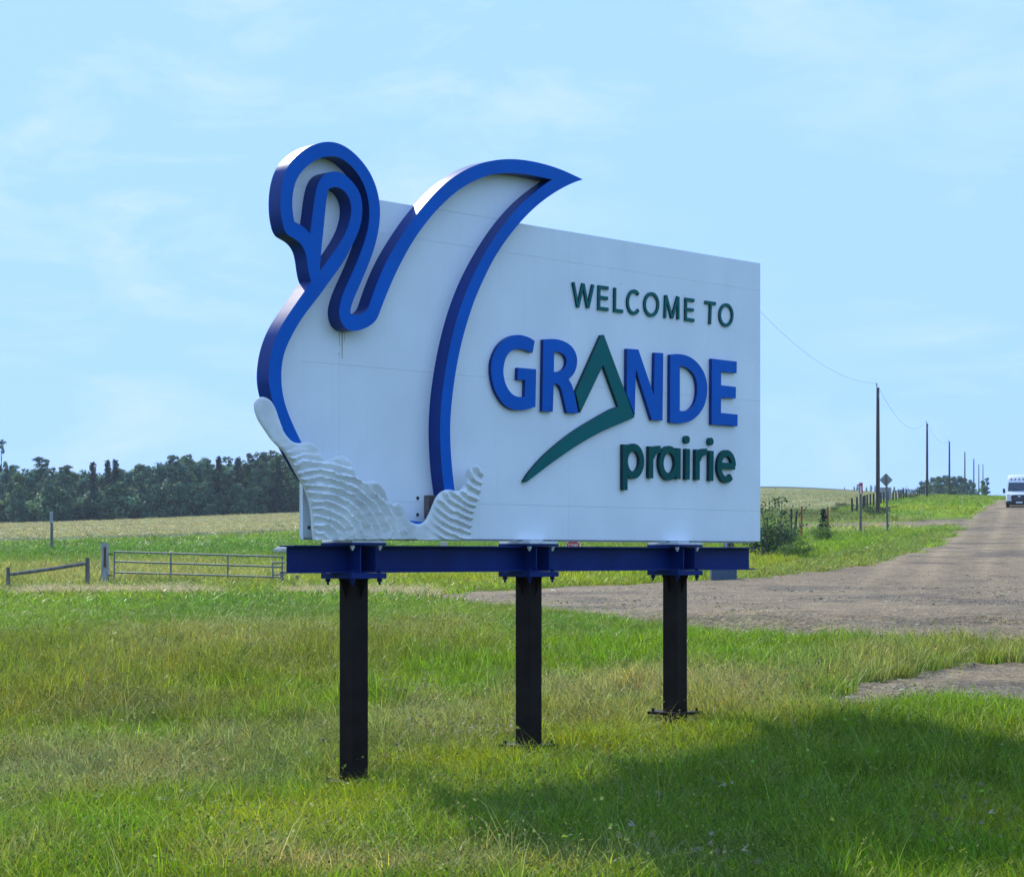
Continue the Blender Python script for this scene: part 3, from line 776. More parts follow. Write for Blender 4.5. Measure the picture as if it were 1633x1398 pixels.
wing_out = [(929.6,286.3,1),(918,289.6),(903.3,296.4),(887.4,305),(872.7,314.9),(858,326),(843.3,339.5),(829.8,354.3),(819.8,366),(810.8,378),(797.5,395.5),(786.5,414.5),(777.4,431.5),(769,450),(760.6,469),(754.6,483.5),(748.9,502),(741.7,524),(736.1,546.1),(730.6,570.6),(726.2,595.5),(722.4,622),(719,652.7),(717.8,678.4),(718,698),(719,722),(720.5,742),(722.6,761.6),(724.9,781),(726,791,1)]
swan_loop = [(710.2,791,1)] + wing_in + [(880.6,286.3,1)] + wing_top_in + u_out + head_in + beak_top + loop_out + chest_in + bottom_out + beak_out + head_out + notch + wing_out
throat = [(511.2,413.5),(512.5,398.8),(514.3,380.4),(516.8,358.4),(518.8,337),(520.6,316),(524,301.5,1),(531.5,297.6),(540,298.2),(548.6,303.2),(556,313),(560.2,324),(560.6,336.5),(559.3,349),(554.7,364),(547.4,379.8),(537.6,395),(527.8,408.6),(519.2,420.4),(510,432,1)]
px2 = lambda pts, n: [puv(x, y, n) for x, y in pts]
swan_uv = px2(smooth(relax(swan_loop), 4), T_SWAN)
throat_uv = px2(smooth(relax(throat), 4), T_SWAN)
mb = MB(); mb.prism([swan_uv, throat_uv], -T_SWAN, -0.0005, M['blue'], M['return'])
mb.build("swan_outline", M['blue'], SIGN, smooth=32, bevel=0.004)

# --- panel sheets (ten-foot columns, four-foot rows, narrow closers top and bottom)
u_edges = [puv(482.5, 800)[0], puv(541.2, 640)[0], puv(907, 500)[0], puv(1212.5, 600)[0]]
z_edges = [2.110, 2.447, 3.667, 4.898, 5.202]
UL, UR, ZB, ZT = u_edges[0], u_edges[-1], z_edges[0], z_edges[-1]
mb = MB(); mb.box((UL+.004, 0.0215, ZB+.004), (UR-.004, 0.046, ZT-.004)); mb.build("panel_frame", M['white'], SIGN)
GAP = 0.0008
def sheet(u0, u1, z0, z1, name="panel_sheet"):
    b = MB(); b.box((u0+GAP, 0.0, z0+GAP), (u1-GAP, 0.020, z1-GAP)); return b.build(name, M['panel'], SIGN)
for i in range(3):
    for j in range(4):
        if i == 0 and j == 2:
            sheet(u_edges[0], u_edges[1], z_edges[2], 4.35); sheet(u_edges[0], u_edges[1], 4.35, z_edges[3])
        else: sheet(u_edges[i], u_edges[i+1], z_edges[j], z_edges[j+1])
# swan shaped pieces that reach beyond the rectangular panel
def clip(poly, axis, val, keep_less):
    out = []; n = len(poly); s = 1 if keep_less else -1
    for i in range(n):
        a, b = poly[i], poly[(i+1) % n]
        da, db = s*(a[axis]-val), s*(b[axis]-val)
        if da <= 0: out.append(a)
        if (da < 0 < db) or (db < 0 < da):
            t = da/(da-db); out.append((a[0]+(b[0]-a[0])*t, a[1]+(b[1]-a[1])*t))
    return out
sil = [(690,850,1)] + bottom_out[1:] + beak_out + head_out + notch + wing_out
sil_uv = px2(smooth(relax(sil), 4), T_SWAN)
sil_uv = [(u, z) for u, z in sil_uv]
umid = puv(632, 400)[0]; zgap = puv(455, 432)[1]
headp = clip(clip(sil_uv, 0, umid, True), 1, ZT+GAP, False)
wingp = clip(clip(sil_uv, 0, umid, False), 1, ZT+GAP, False)
leftp = clip(clip(sil_uv, 0, UL+GAP-.0001, True), 1, ZT-GAP, True)
beakp = clip(leftp, 1, zgap, False); chestp = clip(leftp, 1, zgap, True)
for p in (headp, wingp, beakp, chestp):
    if len(p) > 2:
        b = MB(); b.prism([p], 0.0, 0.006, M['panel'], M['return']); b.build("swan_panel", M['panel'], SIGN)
for pa_, pb_ in ((690, 800), (450, 596)):  # unseen strips added behind the top seams to stop sun leaking through
    ua, ub = puv(pa_, 340)[0], puv(pb_, 340)[0]
    b = MB(); b.box((ua, .0068, ZT-.03), (ub, .0205, ZT+.03) if pa_ > 600 else (ub, .0205, ZT+.03)); b.build("seam_light_stop", M['white'], SIGN)
# rust drips below the neck bend and bolt heads
for x0, y0, y1, w in ((545.5, 528.5, 572, .012), (541, 531, 552, .007), (549, 529, 545, .006)):
    u, z0 = puv(x0, y0); z1 = puv(x0, y1)[1]
    b = MB(); b.add([(u-w/2, -.0012, z0), (u+w/2, -.0012, z0), (u+w*.3, -.0012, z1), (u-w*.25, -.0012, z1)], [(0, 3, 2, 1)]); b.build("rust_drip", M['stain'], SIGN)
for px_, py_ in ((665.8, 794), (665.5, 820.5), (492.3, 841)):
    u, z = puv(px_, py_); b = MB(); b.tube([(u, 0.001, z), (u, -.008, z)], .016, 10); b.build("bolt_head", M['dark_wood'], SIGN)
# solid plywood box behind the foot of the wing
u0, zt = puv(678.5, 789.5, .02); u1 = puv(722, 800, .02)[0]; zb = puv(680, 826, .02)[1]
b = MB(); b.box((u0, -.060, zb), (u1, -.0005, zt)); bx = b.build("mounting_block", M['ply'], SIGN, bevel=.003)
b = MB(); b.box((u0+.12, -.072, zb+.02), (u1+.05, -.0605, zt-.06)); b.build("recess_shade", M['black'], bx)  # black slab on the front stands in for the shade of an opening

# --- carved wave
T_WB, T_WF = 0.158, 0.214
wave_px = [(505.3,860.6,1),(503.5,848),(502.2,825.7),(499.8,807.4),(494.9,789),(488.2,773),(477,753.5),(462,725.5),(452.2,714.5),(440,702.2),(434.3,694.6),(425.7,681.7),(418.9,671.4),(413.9,660.3),(411.3,648.3),(412.6,640.6),(417.1,634.6),(423.1,632.4),(430,633.7),(436.9,638),(442,644.9),(446.3,654.3),(449.7,664.6),(453.2,674.9),(457.4,686),(463.4,695.4),(472,703.6),(480.6,706.2),(489,705.5),(498.8,704.4),(506.7,707.8),(512.3,714.5),(515.7,723.5,1),(525.7,733,1),(535.5,730.4),(541.7,726.9),(552.7,726),(562.5,732.9),(567.4,743.9),(571,754,1),(580.8,766.5,1),(590.6,767.8),(601.7,766.4),(611.5,773.3),(617.6,784.3),(620.5,793,1),(630.2,803.7,1),(637.6,800),(643.7,803.2),(648.4,814),(654.3,826.5),(661.6,832.7),(671.4,835.3),(678.8,833.8),(684.9,828.4),(691,817),(696,804.5),(700.8,793.8),(707,786),(714.3,781.4),(721.7,780.3),(730.2,782),(739,781),(744.9,775),(748,765.3),(749.6,754.3),(752.9,745.4),(758.4,740.8),(765.7,740.8),(771.3,745.7),(774.1,755.5),(773.7,767.8),(770.6,782.5),(768.2,793.5),(762,810.6),(757.2,825.3),(754.7,842.5),(754.5,860.8,1)]
def relief(px, py):
    n1 = fbm(px*0.045, py*0.045, 5, 3)-0.5
    n2 = fbm(px*0.11, py*0.11, 15, 2)-0.5
    dx = (px-507)/1.08; dy = (py-868)/0.98
    r1 = np.hypot(dx, dy) + n1*10 + n2*3.5
    f1 = (r1/12.4) % 1.0
    e1 = np.where(f1 < .78, (f1/.78)**0.9, 1-((f1-.78)/.22)**1.3)
    cxr, cyr = 800 - 26*np.clip((py-735)/60, -0.4, 1), 722 - 4*np.clip((py-740)/80, 0, 1)
    r2 = np.hypot((px-cxr)*1.0, (py-cyr)*0.92) + n1*6 + n2*2
    f2 = (r2/10.5) % 1.0
    e2 = np.where(f2 < .7, (f2/.7), 1-((f2-.7)/.3))
    k = np.clip((px-672)/28, 0, 1)
    flat = np.clip((np.abs(px-683)-6)/22, 0.15, 1)           # calmer saddle between the two crests
    arm = np.clip((py-(700+0.25*(px-440)))/26, 0.06, 1) * np.clip((px-440)/30, 0.1, 1)
    arm = np.where(px > 640, 1, arm)
    return (e1*(1-k) + e2*k)*flat*arm
def build_wave():
    out = smooth(wave_px, 3)
    xs = np.arange(405, 780, 2.1); ys = np.arange(628, 862, 2.1)
    GX, GY = np.meshgrid(xs, ys); gx = GX.ravel() + rng.uniform(-.4, .4, GX.size); gy = GY.ravel() + rng.uniform(-.4, .4, GX.size)
    O = np.array(out)
    m = inside(O, gx, gy)
    # keep grid points off the rim
    d = np.min(np.hypot(gx[m][:, None]-O[None, :, 0], gy[m][:, None]-O[None, :, 1]), axis=1)
    gx, gy = gx[m][d > 1.3], gy[m][d > 1.3]
    verts = [Vector((x, y)) for x, y in out] + [Vector((x, y)) for x, y in zip(gx, gy)]
    n = len(out)
    vo, eo, fo, ov, oe, of = delaunay_2d_cdt(verts, [(i, (i+1) % n) for i in range(n)], [list(range(n))], 1, 1e-5)
    vx = np.array([v.x for v in vo]); vy = np.array([v.y for v in vo])
    h = relief(vx, vy)
    # round the rim over slightly
    d = np.min(np.hypot(vx[:, None]-O[None, :, 0], vy[:, None]-O[None, :, 1]), axis=1)
    rim = np.clip(d/4.0, 0, 1)**0.5
    rim = np.where(vy > 856, 1, rim)
    co = []
    for x, y, hh, rm in zip(vx, vy, h, rim):
        u, z = puv(x, y, T_WF)
        co.append((u, -(T_WF - .036 + .040*hh*(.35+.65*rm) - .012*(1-rm)), z))
    K = len(co)
    back = [(c[0], -T_WB, c[2]) for c in co]
    f = []
    for t in fo:
        a, b, c = (co[i] for i in t[:3])
        ar = (b[0]-a[0])*(c[2]-a[2]) - (c[0]-a[0])*(b[2]-a[2])
        t = list(t) if ar > 0 else list(reversed(t))
        f.append(tuple(t)); f.append(tuple(i+K for i in reversed(t)))
    rimi = {}
    for k, src in enumerate(ov):
        for s in src:
            if s < n: rimi[s] = k
    for i in range(n):
        a, b = rimi[i], rimi[(i+1) % n]
        f.append((a, b, b+K, a+K))
    me = bpy.data.meshes.new("wave_carving"); me.from_pydata(co+back, [], f); me.materials.append(M['wave'])
    bm = bmesh.new(); bm.from_mesh(me); bmesh.ops.recalc_face_normals(bm, faces=bm.faces); bm.to_mesh(me); bm.free()
    me.polygons.foreach_set('use_smooth', [True]*len(me.polygons)); me.set_sharp_from_angle(angle=math.radians(48)); me.update()
    o = bpy.data.objects.new("wave_carving", me); COL.objects.link(o); o.parent = SIGN
build_wave()

# --- lettering
T_L = 0.042
def letter(loops, m, n=T_L, sub=4, back=-0.0025):
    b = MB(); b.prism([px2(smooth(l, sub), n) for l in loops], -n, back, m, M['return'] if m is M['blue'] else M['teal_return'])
    return b.build("letter", m, SIGN, smooth=32, bevel=0.0025)
letter([[(853,543.5,1),(844.4,538.3),(834,534.9),(824.9,534),(814.6,536),(804.3,541.7),(795.2,550.9),(788.3,563.5),(784.3,577.2),(783.5,590.9),(785.4,607),(790,623),(797.5,636.7),(806.6,647),(816.9,652.4),(827.2,653.9),(839.8,652.6),(854,648.7,1),(855.2,588.6,1),(826,586.2,1),(825.2,605.2,1),(837.6,606,1),(837,632.2,1),(829.5,633),(820.3,630.4),(812.3,623),(806,610.4),(803,595.5),(803.8,581.8),(807.8,568.3),(815.8,559.2),(825,556.4),(834,557.2),(843.2,560),(849.3,562.5,1)]], M['blue'])
letter([[(866.7,541.2,1),(879.8,540.4),(891.3,541.6),(902.7,545.7),(911.9,552.6),(918.0,562.3),(920.5,573.8),(919.3,585.2),(915.0,595.8),(906.9,604.9,1),(911.3,612.0),(914.7,621.8),(917.8,636,1),(922.4,659,1),(904.4,658.3,1),(899.3,636.7),(895.9,622.5),(892.4,615.6),(889,612.3),(883.3,611.5,1),(881.6,656.4,1),(865,655.6,1)],
        [(883.8,560.6,1),(891.3,561.4),(898.1,564.4),(902.5,570.3),(903.7,577.2),(902.1,584.1),(898.1,589.6),(891.3,592.6),(883.4,592.9,1)]], M['blue'])
letter([[(958.9,534.2,1),(963.3,533.6,1),(1012.1,665.4,1),(998.8,671.2),(981.7,678.4),(960.8,687.6),(940,698.6),(918.6,711.5),(898.4,725.2),(878.8,739),(860.4,753),(839.8,768.6,1),(834.9,768.4,1),(842.5,755.5),(855.5,739.5),(871.4,722.8),(888.6,707.8),(905.7,694.2),(924.1,681.5),(943.7,669.6),(963.3,658.2),(974,652.4),(986.1,648,1),(962.1,582,1),(925.7,657.8,1),(922.0,639.0,1),(917.8,625.5,1)]], M['teal'], n=0.038)
letter([[(999.9,555.8,1),(1018.4,557.2,1),(1042.8,629.6,1),(1044.3,562,1),(1058.1,562.9,1),(1056.8,670.5,1),(1039.6,669.6,1),(1014.3,589.2,1),(1012.5,662.5,1),(999.4,628,1)]], M['blue'])
letter([[(1069,565.3,1),(1080,564.4),(1091.2,565.8),(1101.4,569.8),(1111.6,577.7),(1120,588.8),(1125.6,601.8),(1127.9,615.8),(1127,632.5),(1122.8,647.4),(1115.3,659.5),(1105.1,668.8),(1094,673.4),(1081,674.9),(1068.5,673.3,1)],
        [(1084.2,583.4,1),(1092,584.8),(1100.5,589.8),(1107.9,599),(1111.6,612),(1111.8,627),(1108.8,640.9),(1102.3,650.8),(1094,655.2),(1084.2,654.8,1)]], M['blue'])
letter([[(1135.3,571.7,1),(1175.3,576.4,1),(1174.9,594.9,1),(1150.3,592.4,1),(1150.2,614.2,1),(1173.9,616.8,1),(1173.7,634.9,1),(1150.1,634.1,1),(1149.9,658.1,1),(1176.7,660.9,1),(1176.3,679.6,1),(1134.9,676.7,1)]], M['blue'])

def ribbon(pts, w, closed=False):
    """outline of a stroke of width w along a polyline in sign coordinates; returns loops"""
    n = len(pts); L = []; R = []
    def nrm(a, b):
        dx, dy = b[0]-a[0], b[1]-a[1]; l = math.hypot(dx, dy) or 1e-9
        return (-dy/l, dx/l)
    h = w/2
    for i in range(n):
        p = pts[i]
        if not closed and i in (0, n-1):
            q = nrm(pts[0], pts[1]) if i == 0 else nrm(pts[-2], pts[-1])
            L.append((p[0]+q[0]*h, p[1]+q[1]*h)); R.append((p[0]-q[0]*h, p[1]-q[1]*h)); continue
        a = nrm(pts[i-1], p); b = nrm(p, pts[(i+1) % n])
        mx, my = a[0]+b[0], a[1]+b[1]; ml = math.hypot(mx, my) or 1e-9
        mx, my = mx/ml, my/ml
        c = max(0.12, mx*a[0]+my*a[1]); k = h/c
        if k > 1.6*h:
            turn = a[0]*b[1]-a[1]*b[0]
            if turn > 0:
                L.append((p[0]+mx*k, p[1]+my*k))
                R += [(p[0]-a[0]*h*.6-mx*h*.5, p[1]-a[1]*h*.6-my*h*.5), (p[0]-b[0]*h*.6-mx*h*.5, p[1]-b[1]*h*.6-my*h*.5)]
            else:
                R.append((p[0]-mx*k, p[1]-my*k))
                L += [(p[0]+a[0]*h*.6+mx*h*.5, p[1]+a[1]*h*.6+my*h*.5), (p[0]+b[0]*h*.6+mx*h*.5, p[1]+b[1]*h*.6+my*h*.5)]
        else:
            L.append((p[0]+mx*k, p[1]+my*k)); R.append((p[0]-mx*k, p[1]-my*k))
    if closed: return [L, R] if abs(sum(L[i][0]*L[(i+1)%n][1]-L[(i+1)%n][0]*L[i][1] for i in range(len(L)))) > abs(sum(R[i][0]*R[(i+1)%n][1]-R[(i+1)%n][0]*R[i][1] for i in range(len(R)))) else [R, L]
    return [L + R[::-1]]
def arc(cx, cy, rx, ry, a0, a1, n=28, full=False):
    if full: return [(cx+rx*math.cos(2*math.pi*k/n), cy-ry*math.sin(2*math.pi*k/n)) for k in range(n)]
    return [(cx+rx*math.cos(math.radians(a0+(a1-a0)*k/n)), cy-ry*math.sin(math.radians(a0+(a1-a0)*k/n))) for k in range(n+1)]
def stroke_letter(strokes, w, m, n):
    b = MB()
    for k, (pts, closed) in enumerate(strokes):
        f = n + k*0.0012
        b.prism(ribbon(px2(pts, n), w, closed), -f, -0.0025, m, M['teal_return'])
    return b.build("letter", m, SIGN, smooth=32)
WN, WW = 0.020, 0.034
S = lambda *p: (list(p), False)
stroke_letter([S((914.9,449.8),(922,489.4)), S((922.3,489.4),(930.4,452.2)), S((930.6,452.2),(937.8,490.6)), S((938.1,490.6),(946.2,454.2))], WW, M['teal'], WN)
stroke_letter([S((970.9,459.5),(956.2,457.5),(955.7,491.4),(970.8,493.3)), S((957.8,474.2),(969.8,475.7))], WW, M['teal'], WN)
stroke_letter([S((981.4,458.8),(981,494.8),(994.1,496.4))], WW, M['teal'], WN)
stroke_letter([(arc(1011.6,481.8,9.9,17.7,43,317), False)], WW, M['teal'], WN)
stroke_letter([(arc(1039.5,485.4,10.7,17.1,0,0,36,True), True)], WW, M['teal'], WN)
stroke_letter([S((1061.2,507),(1062.2,470.8)), S((1062.6,470.9),(1072,506.8)), S((1072.2,506.8),(1081.5,473.2)), S((1081.9,473.2),(1081.9,509.2))], WW, M['teal'], WN)
stroke_letter([S((1107.9,479.0),(1094.6,477.2),(1094.3,508.8),(1107.9,510.8)), S((1096.1,493.2),(1106.7,494.3))], WW, M['teal'], WN)
stroke_letter([S((1125.1,481.8),(1142.2,484.2)), S((1133.8,485.2),(1132.7,516.9))], WW, M['teal'], WN)
stroke_letter([(arc(1158.6,502.3,10.0,16.3,0,0,36,True), True)], WW, M['teal'], WN)
PN, PW = 0.042, 0.074
def dot(cx, cy):
    u, z = puv(cx, cy, PN); r = .042
    return [(u+r*math.cos(2*math.pi*k/20), z+r*math.sin(2*math.pi*k/20)) for k in range(20)]
def dotted(strokes, c):
    o = stroke_letter(strokes, PW, M['dark_teal'], PN)
    b = MB(); b.prism([dot(*c)], -PN, -0.0025); b.build("letter_dot", M['dark_teal'], o, smooth=40)
stroke_letter([(arc(1010.8,735.2,13.0,22.4,0,0,36,True), True), S((997.3,708.5),(997.1,781.2))], PW, M['dark_teal'], PN)
stroke_letter([S((1038.7,711.6),(1038.3,762.2)), (smooth([(1040.2,728),(1043,720.8),(1047.5,716.6),(1053.6,716.2)], 4, False), False)], PW, M['dark_teal'], PN)
stroke_letter([(arc(1067.4,738.2,12.6,21.9,0,0,36,True), True), S((1082.0,714.4),(1081.9,763.6))], PW, M['dark_teal'], PN)
dotted([S((1097.2,715.5),(1096.6,764.4))], (1096.3,700.8))
stroke_letter([S((1112.9,716.5),(1112.6,765)), (smooth([(1114.2,732.5),(1117,725),(1121.5,720.9),(1127.8,720.4)], 4, False), False)], PW, M['dark_teal'], PN)
dotted([S((1134.9,718.5),(1134.5,766.6))], (1134.3,703.8))
stroke_letter([(arc(1159.2,743.6,11.6,21.4,2,312,30), False), S((1149.2,741.9),(1172.6,743.6))], PW*.93, M['dark_teal'], PN)

# --- steelwork: beam, bearing plates, posts
NC = 0.024                                               # centre line of the steel behind the panel face (local y)
ub0, ub1 = puv(457, 890, -NC)[0], puv(1194, 890, -NC)[0]
ZBT, ZBB = 2.043, 1.797
bm_ = MB()
bm_.box((ub0, NC-.092, ZBT-.014), (ub1, NC+.092, ZBT)); bm_.box((ub0, NC-.092, ZBB), (ub1, NC+.092, ZBB+.014))
bm_.box((ub0+.002, NC-.006, ZBB+.014), (ub1-.002, NC+.006, ZBT-.014))
BEAM = bm_.build("beam", M['beam_blue'], SIGN, bevel=.0015)
PW2, PL = 0.0935, 0.210
post_u = [puv(563, 940, 0.0935-NC)[0] + 0.0935, puv(843.8, 940, 0.0935-NC)[0] + 0.0935, puv(1078.5, 940, 0.0935-NC)[0] + 0.0935]
posts = []
for k, u in enumerate(post_u):
    gx = P0X + u*DX - NC*NX; gy = P0Y + u*DY - NC*NY
    zg = tz(gx, gy)
    b = MB(); b.box((u-PW2, NC-PW2, zg-.25), (u+PW2, NC+PW2, ZBB-.05))
    po = b.build("post", M['post'], SIGN, bevel=.010)
    # foot plate and its bolts
    zf = zg + (.06, .10, .10)[k]
    b = MB(); b.box((u-.21, NC-.21, zf-.012), (u+.21, NC+.21, zf+.018)); b.build("foot_plate", M['post'], po, bevel=.002)
    for sx in (-1, 1):
        for sy in (-1, 1):
            b = MB(); b.tube([(u+sx*.165, NC+sy*.165, zf+.018), (u+sx*.165, NC+sy*.165, zf+.05)], .016, 6); b.build("bolt", M['post'], po)
    # cap plates below and on top of the beam
    b = MB(); b.box((u-PL, NC-PL, ZBB-.052), (u+PL, NC+PL, ZBB-.002)); cp = b.build("cap_plate", M['beam_blue'], po, bevel=.002)
    b = MB(); b.box((u-PL, NC-PL, ZBT+.001), (u+PL, NC+PL, ZBT+.024)); b.build("bearing_plate", M['beam_blue'], po, bevel=.002)
    b = MB(); b.box((u-PL+.006, NC-PL+.006, ZBT+.025), (u+PL-.006, NC+PL-.006, ZBT+.047)); b.build("shim_plate", M['galv'], po, bevel=.002)
    if k > 0:
        b = MB(); b.box((u-.11, NC-.14, ZBT+.048), (u+.06, NC+.06, ZBT+.062)); b.build("washer_plate", M['galv'], po, bevel=.002)
    for sx in (-1, 1):
        for sy in (-1, 1):
            x, y = u+sx*.165, NC+sy*.165
            def stepped(steps):
                q = MB(); pts = []; rr = []
                for (za, zb, r) in steps: pts += [(x, y, za), (x, y, zb-(1e-4 if zb > za else -1e-4))]; rr += [r, r]
                q.tube(pts, rr, 6); return q
            stepped([(ZBB+.022, ZBB-.001, .022), (ZBB-.001, ZBB-.053, .012), (ZBB-.053, ZBB-.080, .024), (ZBB-.080, ZBB-.108, .012)]).build("bolt", M['beam_blue'], po)
            stepped([(ZBT+.001, ZBT-.026, .022), (ZBT-.026, ZBT-.044, .011)]).build("bolt", M['galv'] if sy < 0 else M['beam_blue'], po)
    # web stiffeners
    for sx in (-1, 1):
        for sy in (-1, 1):
            y0, y1 = sorted((NC+sy*.0065, NC+sy*.195))
            b = MB(); b.box((u+sx*.095-.006, y0, ZBB+.0145), (u+sx*.095+.006, y1, ZBT-.0145)); b.build("stiffener", M['beam_blue'], po)
    # gussets at the post head
    for ax, ay in ((1,0), (-1,0), (0,1), (0,-1)):
        e = PW2; t = .006; z1, z0 = ZBB-.0525, ZBB-.24
        if ax: vs = [(u+ax*e, NC-t, z0), (u+ax*e, NC-t, z1), (u+ax*(e+.085), NC-t, z1), (u+ax*e, NC+t, z0), (u+ax*e, NC+t, z1), (u+ax*(e+.085), NC+t, z1)]
        else: vs = [(u-t, NC+ay*e, z0), (u-t, NC+ay*e, z1), (u-t, NC+ay*(e+.085), z1), (u+t, NC+ay*e, z0), (u+t, NC+ay*e, z1), (u+t, NC+ay*(e+.085), z1)]
        b = MB(); b.add(vs, [(0,1,2), (5,4,3), (0,3,4,1), (1,4,5,2), (2,5,3,0)]); b.build("gusset", M['post'], po)
    posts.append((gx, gy))
# panel feet that stand on the bearing plates
b = MB(); b.box((UL+.05, .0465, ZBT+.05), (UR-.05, .085, ZBT+.085)); b.build("bottom_rail", M['galv'], SIGN)
# ------------------------------------------------------------------ vegetation
def leafy(name, pts, size, tint, parent=None, up=0.3, out=None):
    """leaf clusters: one bent quad per point, tinted per leaf"""
    n = len(pts); P = np.asarray(pts, float)
    nrm = rng.normal(0, 1, (n, 3))*(1.0 if out is None else 0.42); nrm[:, 2] += up
    if out is not None: nrm += np.asarray(out)
    nrm /= np.linalg.norm(nrm, axis=1)[:, None]
    t = np.cross(nrm, rng.normal(0, 1, (n, 3))); t /= np.linalg.norm(t, axis=1)[:, None]
    b = np.cross(nrm, t)
    s = (size*rng.uniform(.55, 1.3, n))[:, None]
    q = np.stack([P - t*s*.5, P - b*s*.32 + nrm*s*.08, P + t*s*.5, P + b*s*.32 + nrm*s*.08], 1).reshape(-1, 3)
    me = bpy.data.meshes.new(name)
    me.vertices.add(4*n); me.vertices.foreach_set('co', q.astype(np.float32).ravel())
    me.loops.add(4*n); me.loops.foreach_set('vertex_index', np.arange(4*n, dtype=np.int32))
    me.polygons.add(n); me.polygons.foreach_set('loop_start', np.arange(0, 4*n, 4, dtype=np.int32))
    me.update(calc_edges=True)
    a = me.attributes.new('tint', 'FLOAT_COLOR', 'POINT')
    c = np.repeat(np.concatenate([tint, np.ones((n, 1))], 1), 4, axis=0)
    a.data.foreach_set('color', c.astype(np.float32).ravel())
    me.materials.append(M['leaf'])
    o = bpy.data.objects.new(name, me); COL.objects.link(o)
    if parent is not None: o.parent = parent
    return o
def tints(n, c, var=0.25):
    t = np.tile(np.array(c), (n, 1))*rng.lognormal(0, var, (n, 1)); t[:, 0] *= rng.lognormal(0, .15, n)
    return np.clip(t, .003, .4)
def make_tree(h, w, kind, leaf, nleaf, col, base=0.12):
    root = empty("aspen_tree" if kind == 'aspen' else ("spruce_tree" if kind == 'spruce' else "poplar_tree"), (0, 0, 0))
    b = MB()
    lean = random.uniform(-.03, .03)*h
    b.tube([(0,0,-.4), (lean*.3,0,h*.35), (lean,lean*.5,h*.93)], [h*.014, h*.009, h*.002], 6)
    pts = []; outs = []; shade = []
    if kind == 'spruce':
        z = base*h; lv = 0
        while z < h*.99:
            t = (z-base*h)/(h*(1-base)); r = w*.5*(1-t)**.85*random.uniform(.8, 1.15)+.05*w
            k = max(4, int(9*(1-t))); off = random.random()*6
            for q in range(k):
                a = off+q*2*math.pi/k+random.gauss(0, .15); rr = r*random.uniform(.75, 1.15)
                m = max(3, int(nleaf/110*(1-t*.6)))
                for s in range(m):
                    u = random.uniform(.12, 1); pts.append((math.cos(a)*rr*u+random.gauss(0,.05*w), math.sin(a)*rr*u+random.gauss(0,.05*w), z-rr*.35*u*u+random.gauss(0,.015*h)))
            z += h*.035*(1.25-t*.6)
    else:
        nl = 64 if kind == 'aspen' else 30
        lobes = []
        for q in range(nl):
            t = random.random()**.85; z = h*(base+(0.97-base)*t)
            prof = math.sin(math.pi*min(1, (t*.86+.14)))**.7 if kind == 'aspen' else (1-t)**.5*.9+.12
            r = w*.5*prof*random.uniform(.15, .95); a = random.random()*6.283
            lobes.append((math.cos(a)*r, math.sin(a)*r, z, w*random.uniform(.07, .20)*(1.2-.6*t)))
        for q in range(8): lobes.append((lean+random.gauss(0, .12*w), random.gauss(0, .12*w), h*random.uniform(.82, .975), w*random.uniform(.05, .11)))
        for x, y, z, r in lobes[:8]: b.tube([(lean*z/h*.6, 0, z*.72), (x*.9, y*.9, z)], [h*.005, h*.0015], 4)
        tot = sum(l[3]**2 for l in lobes)
        for x, y, z, r in lobes:
            m = int(nleaf*r*r/tot); sh = math.exp(random.gauss(0, .30))
            for s in range(m):
                v = Vector((random.gauss(0,1), random.gauss(0,1), random.gauss(0,1))).normalized()*r*random.uniform(.55, 1.12)
                outs.append(v/r); shade.append(sh); pts.append((x+v.x, y+v.y, z+v.z*.85))
    b.build("trunk", M['bark'], root)
    tt = tints(len(pts), col)
    if shade: tt *= np.array(shade)[:, None]
    leafy("crown", pts, leaf, tt, root, .25, outs if outs else None)
    return root
def place(proto, used, loc, rz, s, label, cat, group):
    o = proto if not used[0] else copy_tree(proto)
    used[0] = True
    o.location = loc; o.rotation_euler = (0, 0, rz); o.scale = s
    for k in ('label', 'category', 'group'): 
        if k in o: del o[k]
    return tag(o, label, cat, group)
ASP = [[make_tree(12.5, 6.4, 'aspen', .46, 5200, c, base=.02), [False]] for c in ((.090,.195,.105),(.125,.235,.085),(.078,.172,.118),(.150,.250,.085),(.092,.200,.125))]
POP = [[make_tree(13.5, 4.2, 'poplar', .42, 1800, c), [False]] for c in ((.080,.155,.08),(.070,.135,.085))]
SPR = [[make_tree(13.0, 3.4, 'spruce', .5, 2200, c), [False]] for c in ((.028,.062,.046),(.032,.070,.044))]
BUSHT = [[make_tree(5.0, 5.5, 'aspen', .45, 2200, c, base=0.0), [False]] for c in ((.085,.160,.085),(.100,.180,.080))]
def tree_at(proto, px, Y, ptop, label, cat, group, wscale=1.0, nominal=12.5, sink=.25):
    x, y, z = atY(px, Y); H = zpix(ptop, Y)-z
    s = H/nominal
    return place(proto[0], proto[1], (x, y, z-sink), random.uniform(0, 6.28), (s*wscale, s*wscale, s), label, cat, group)
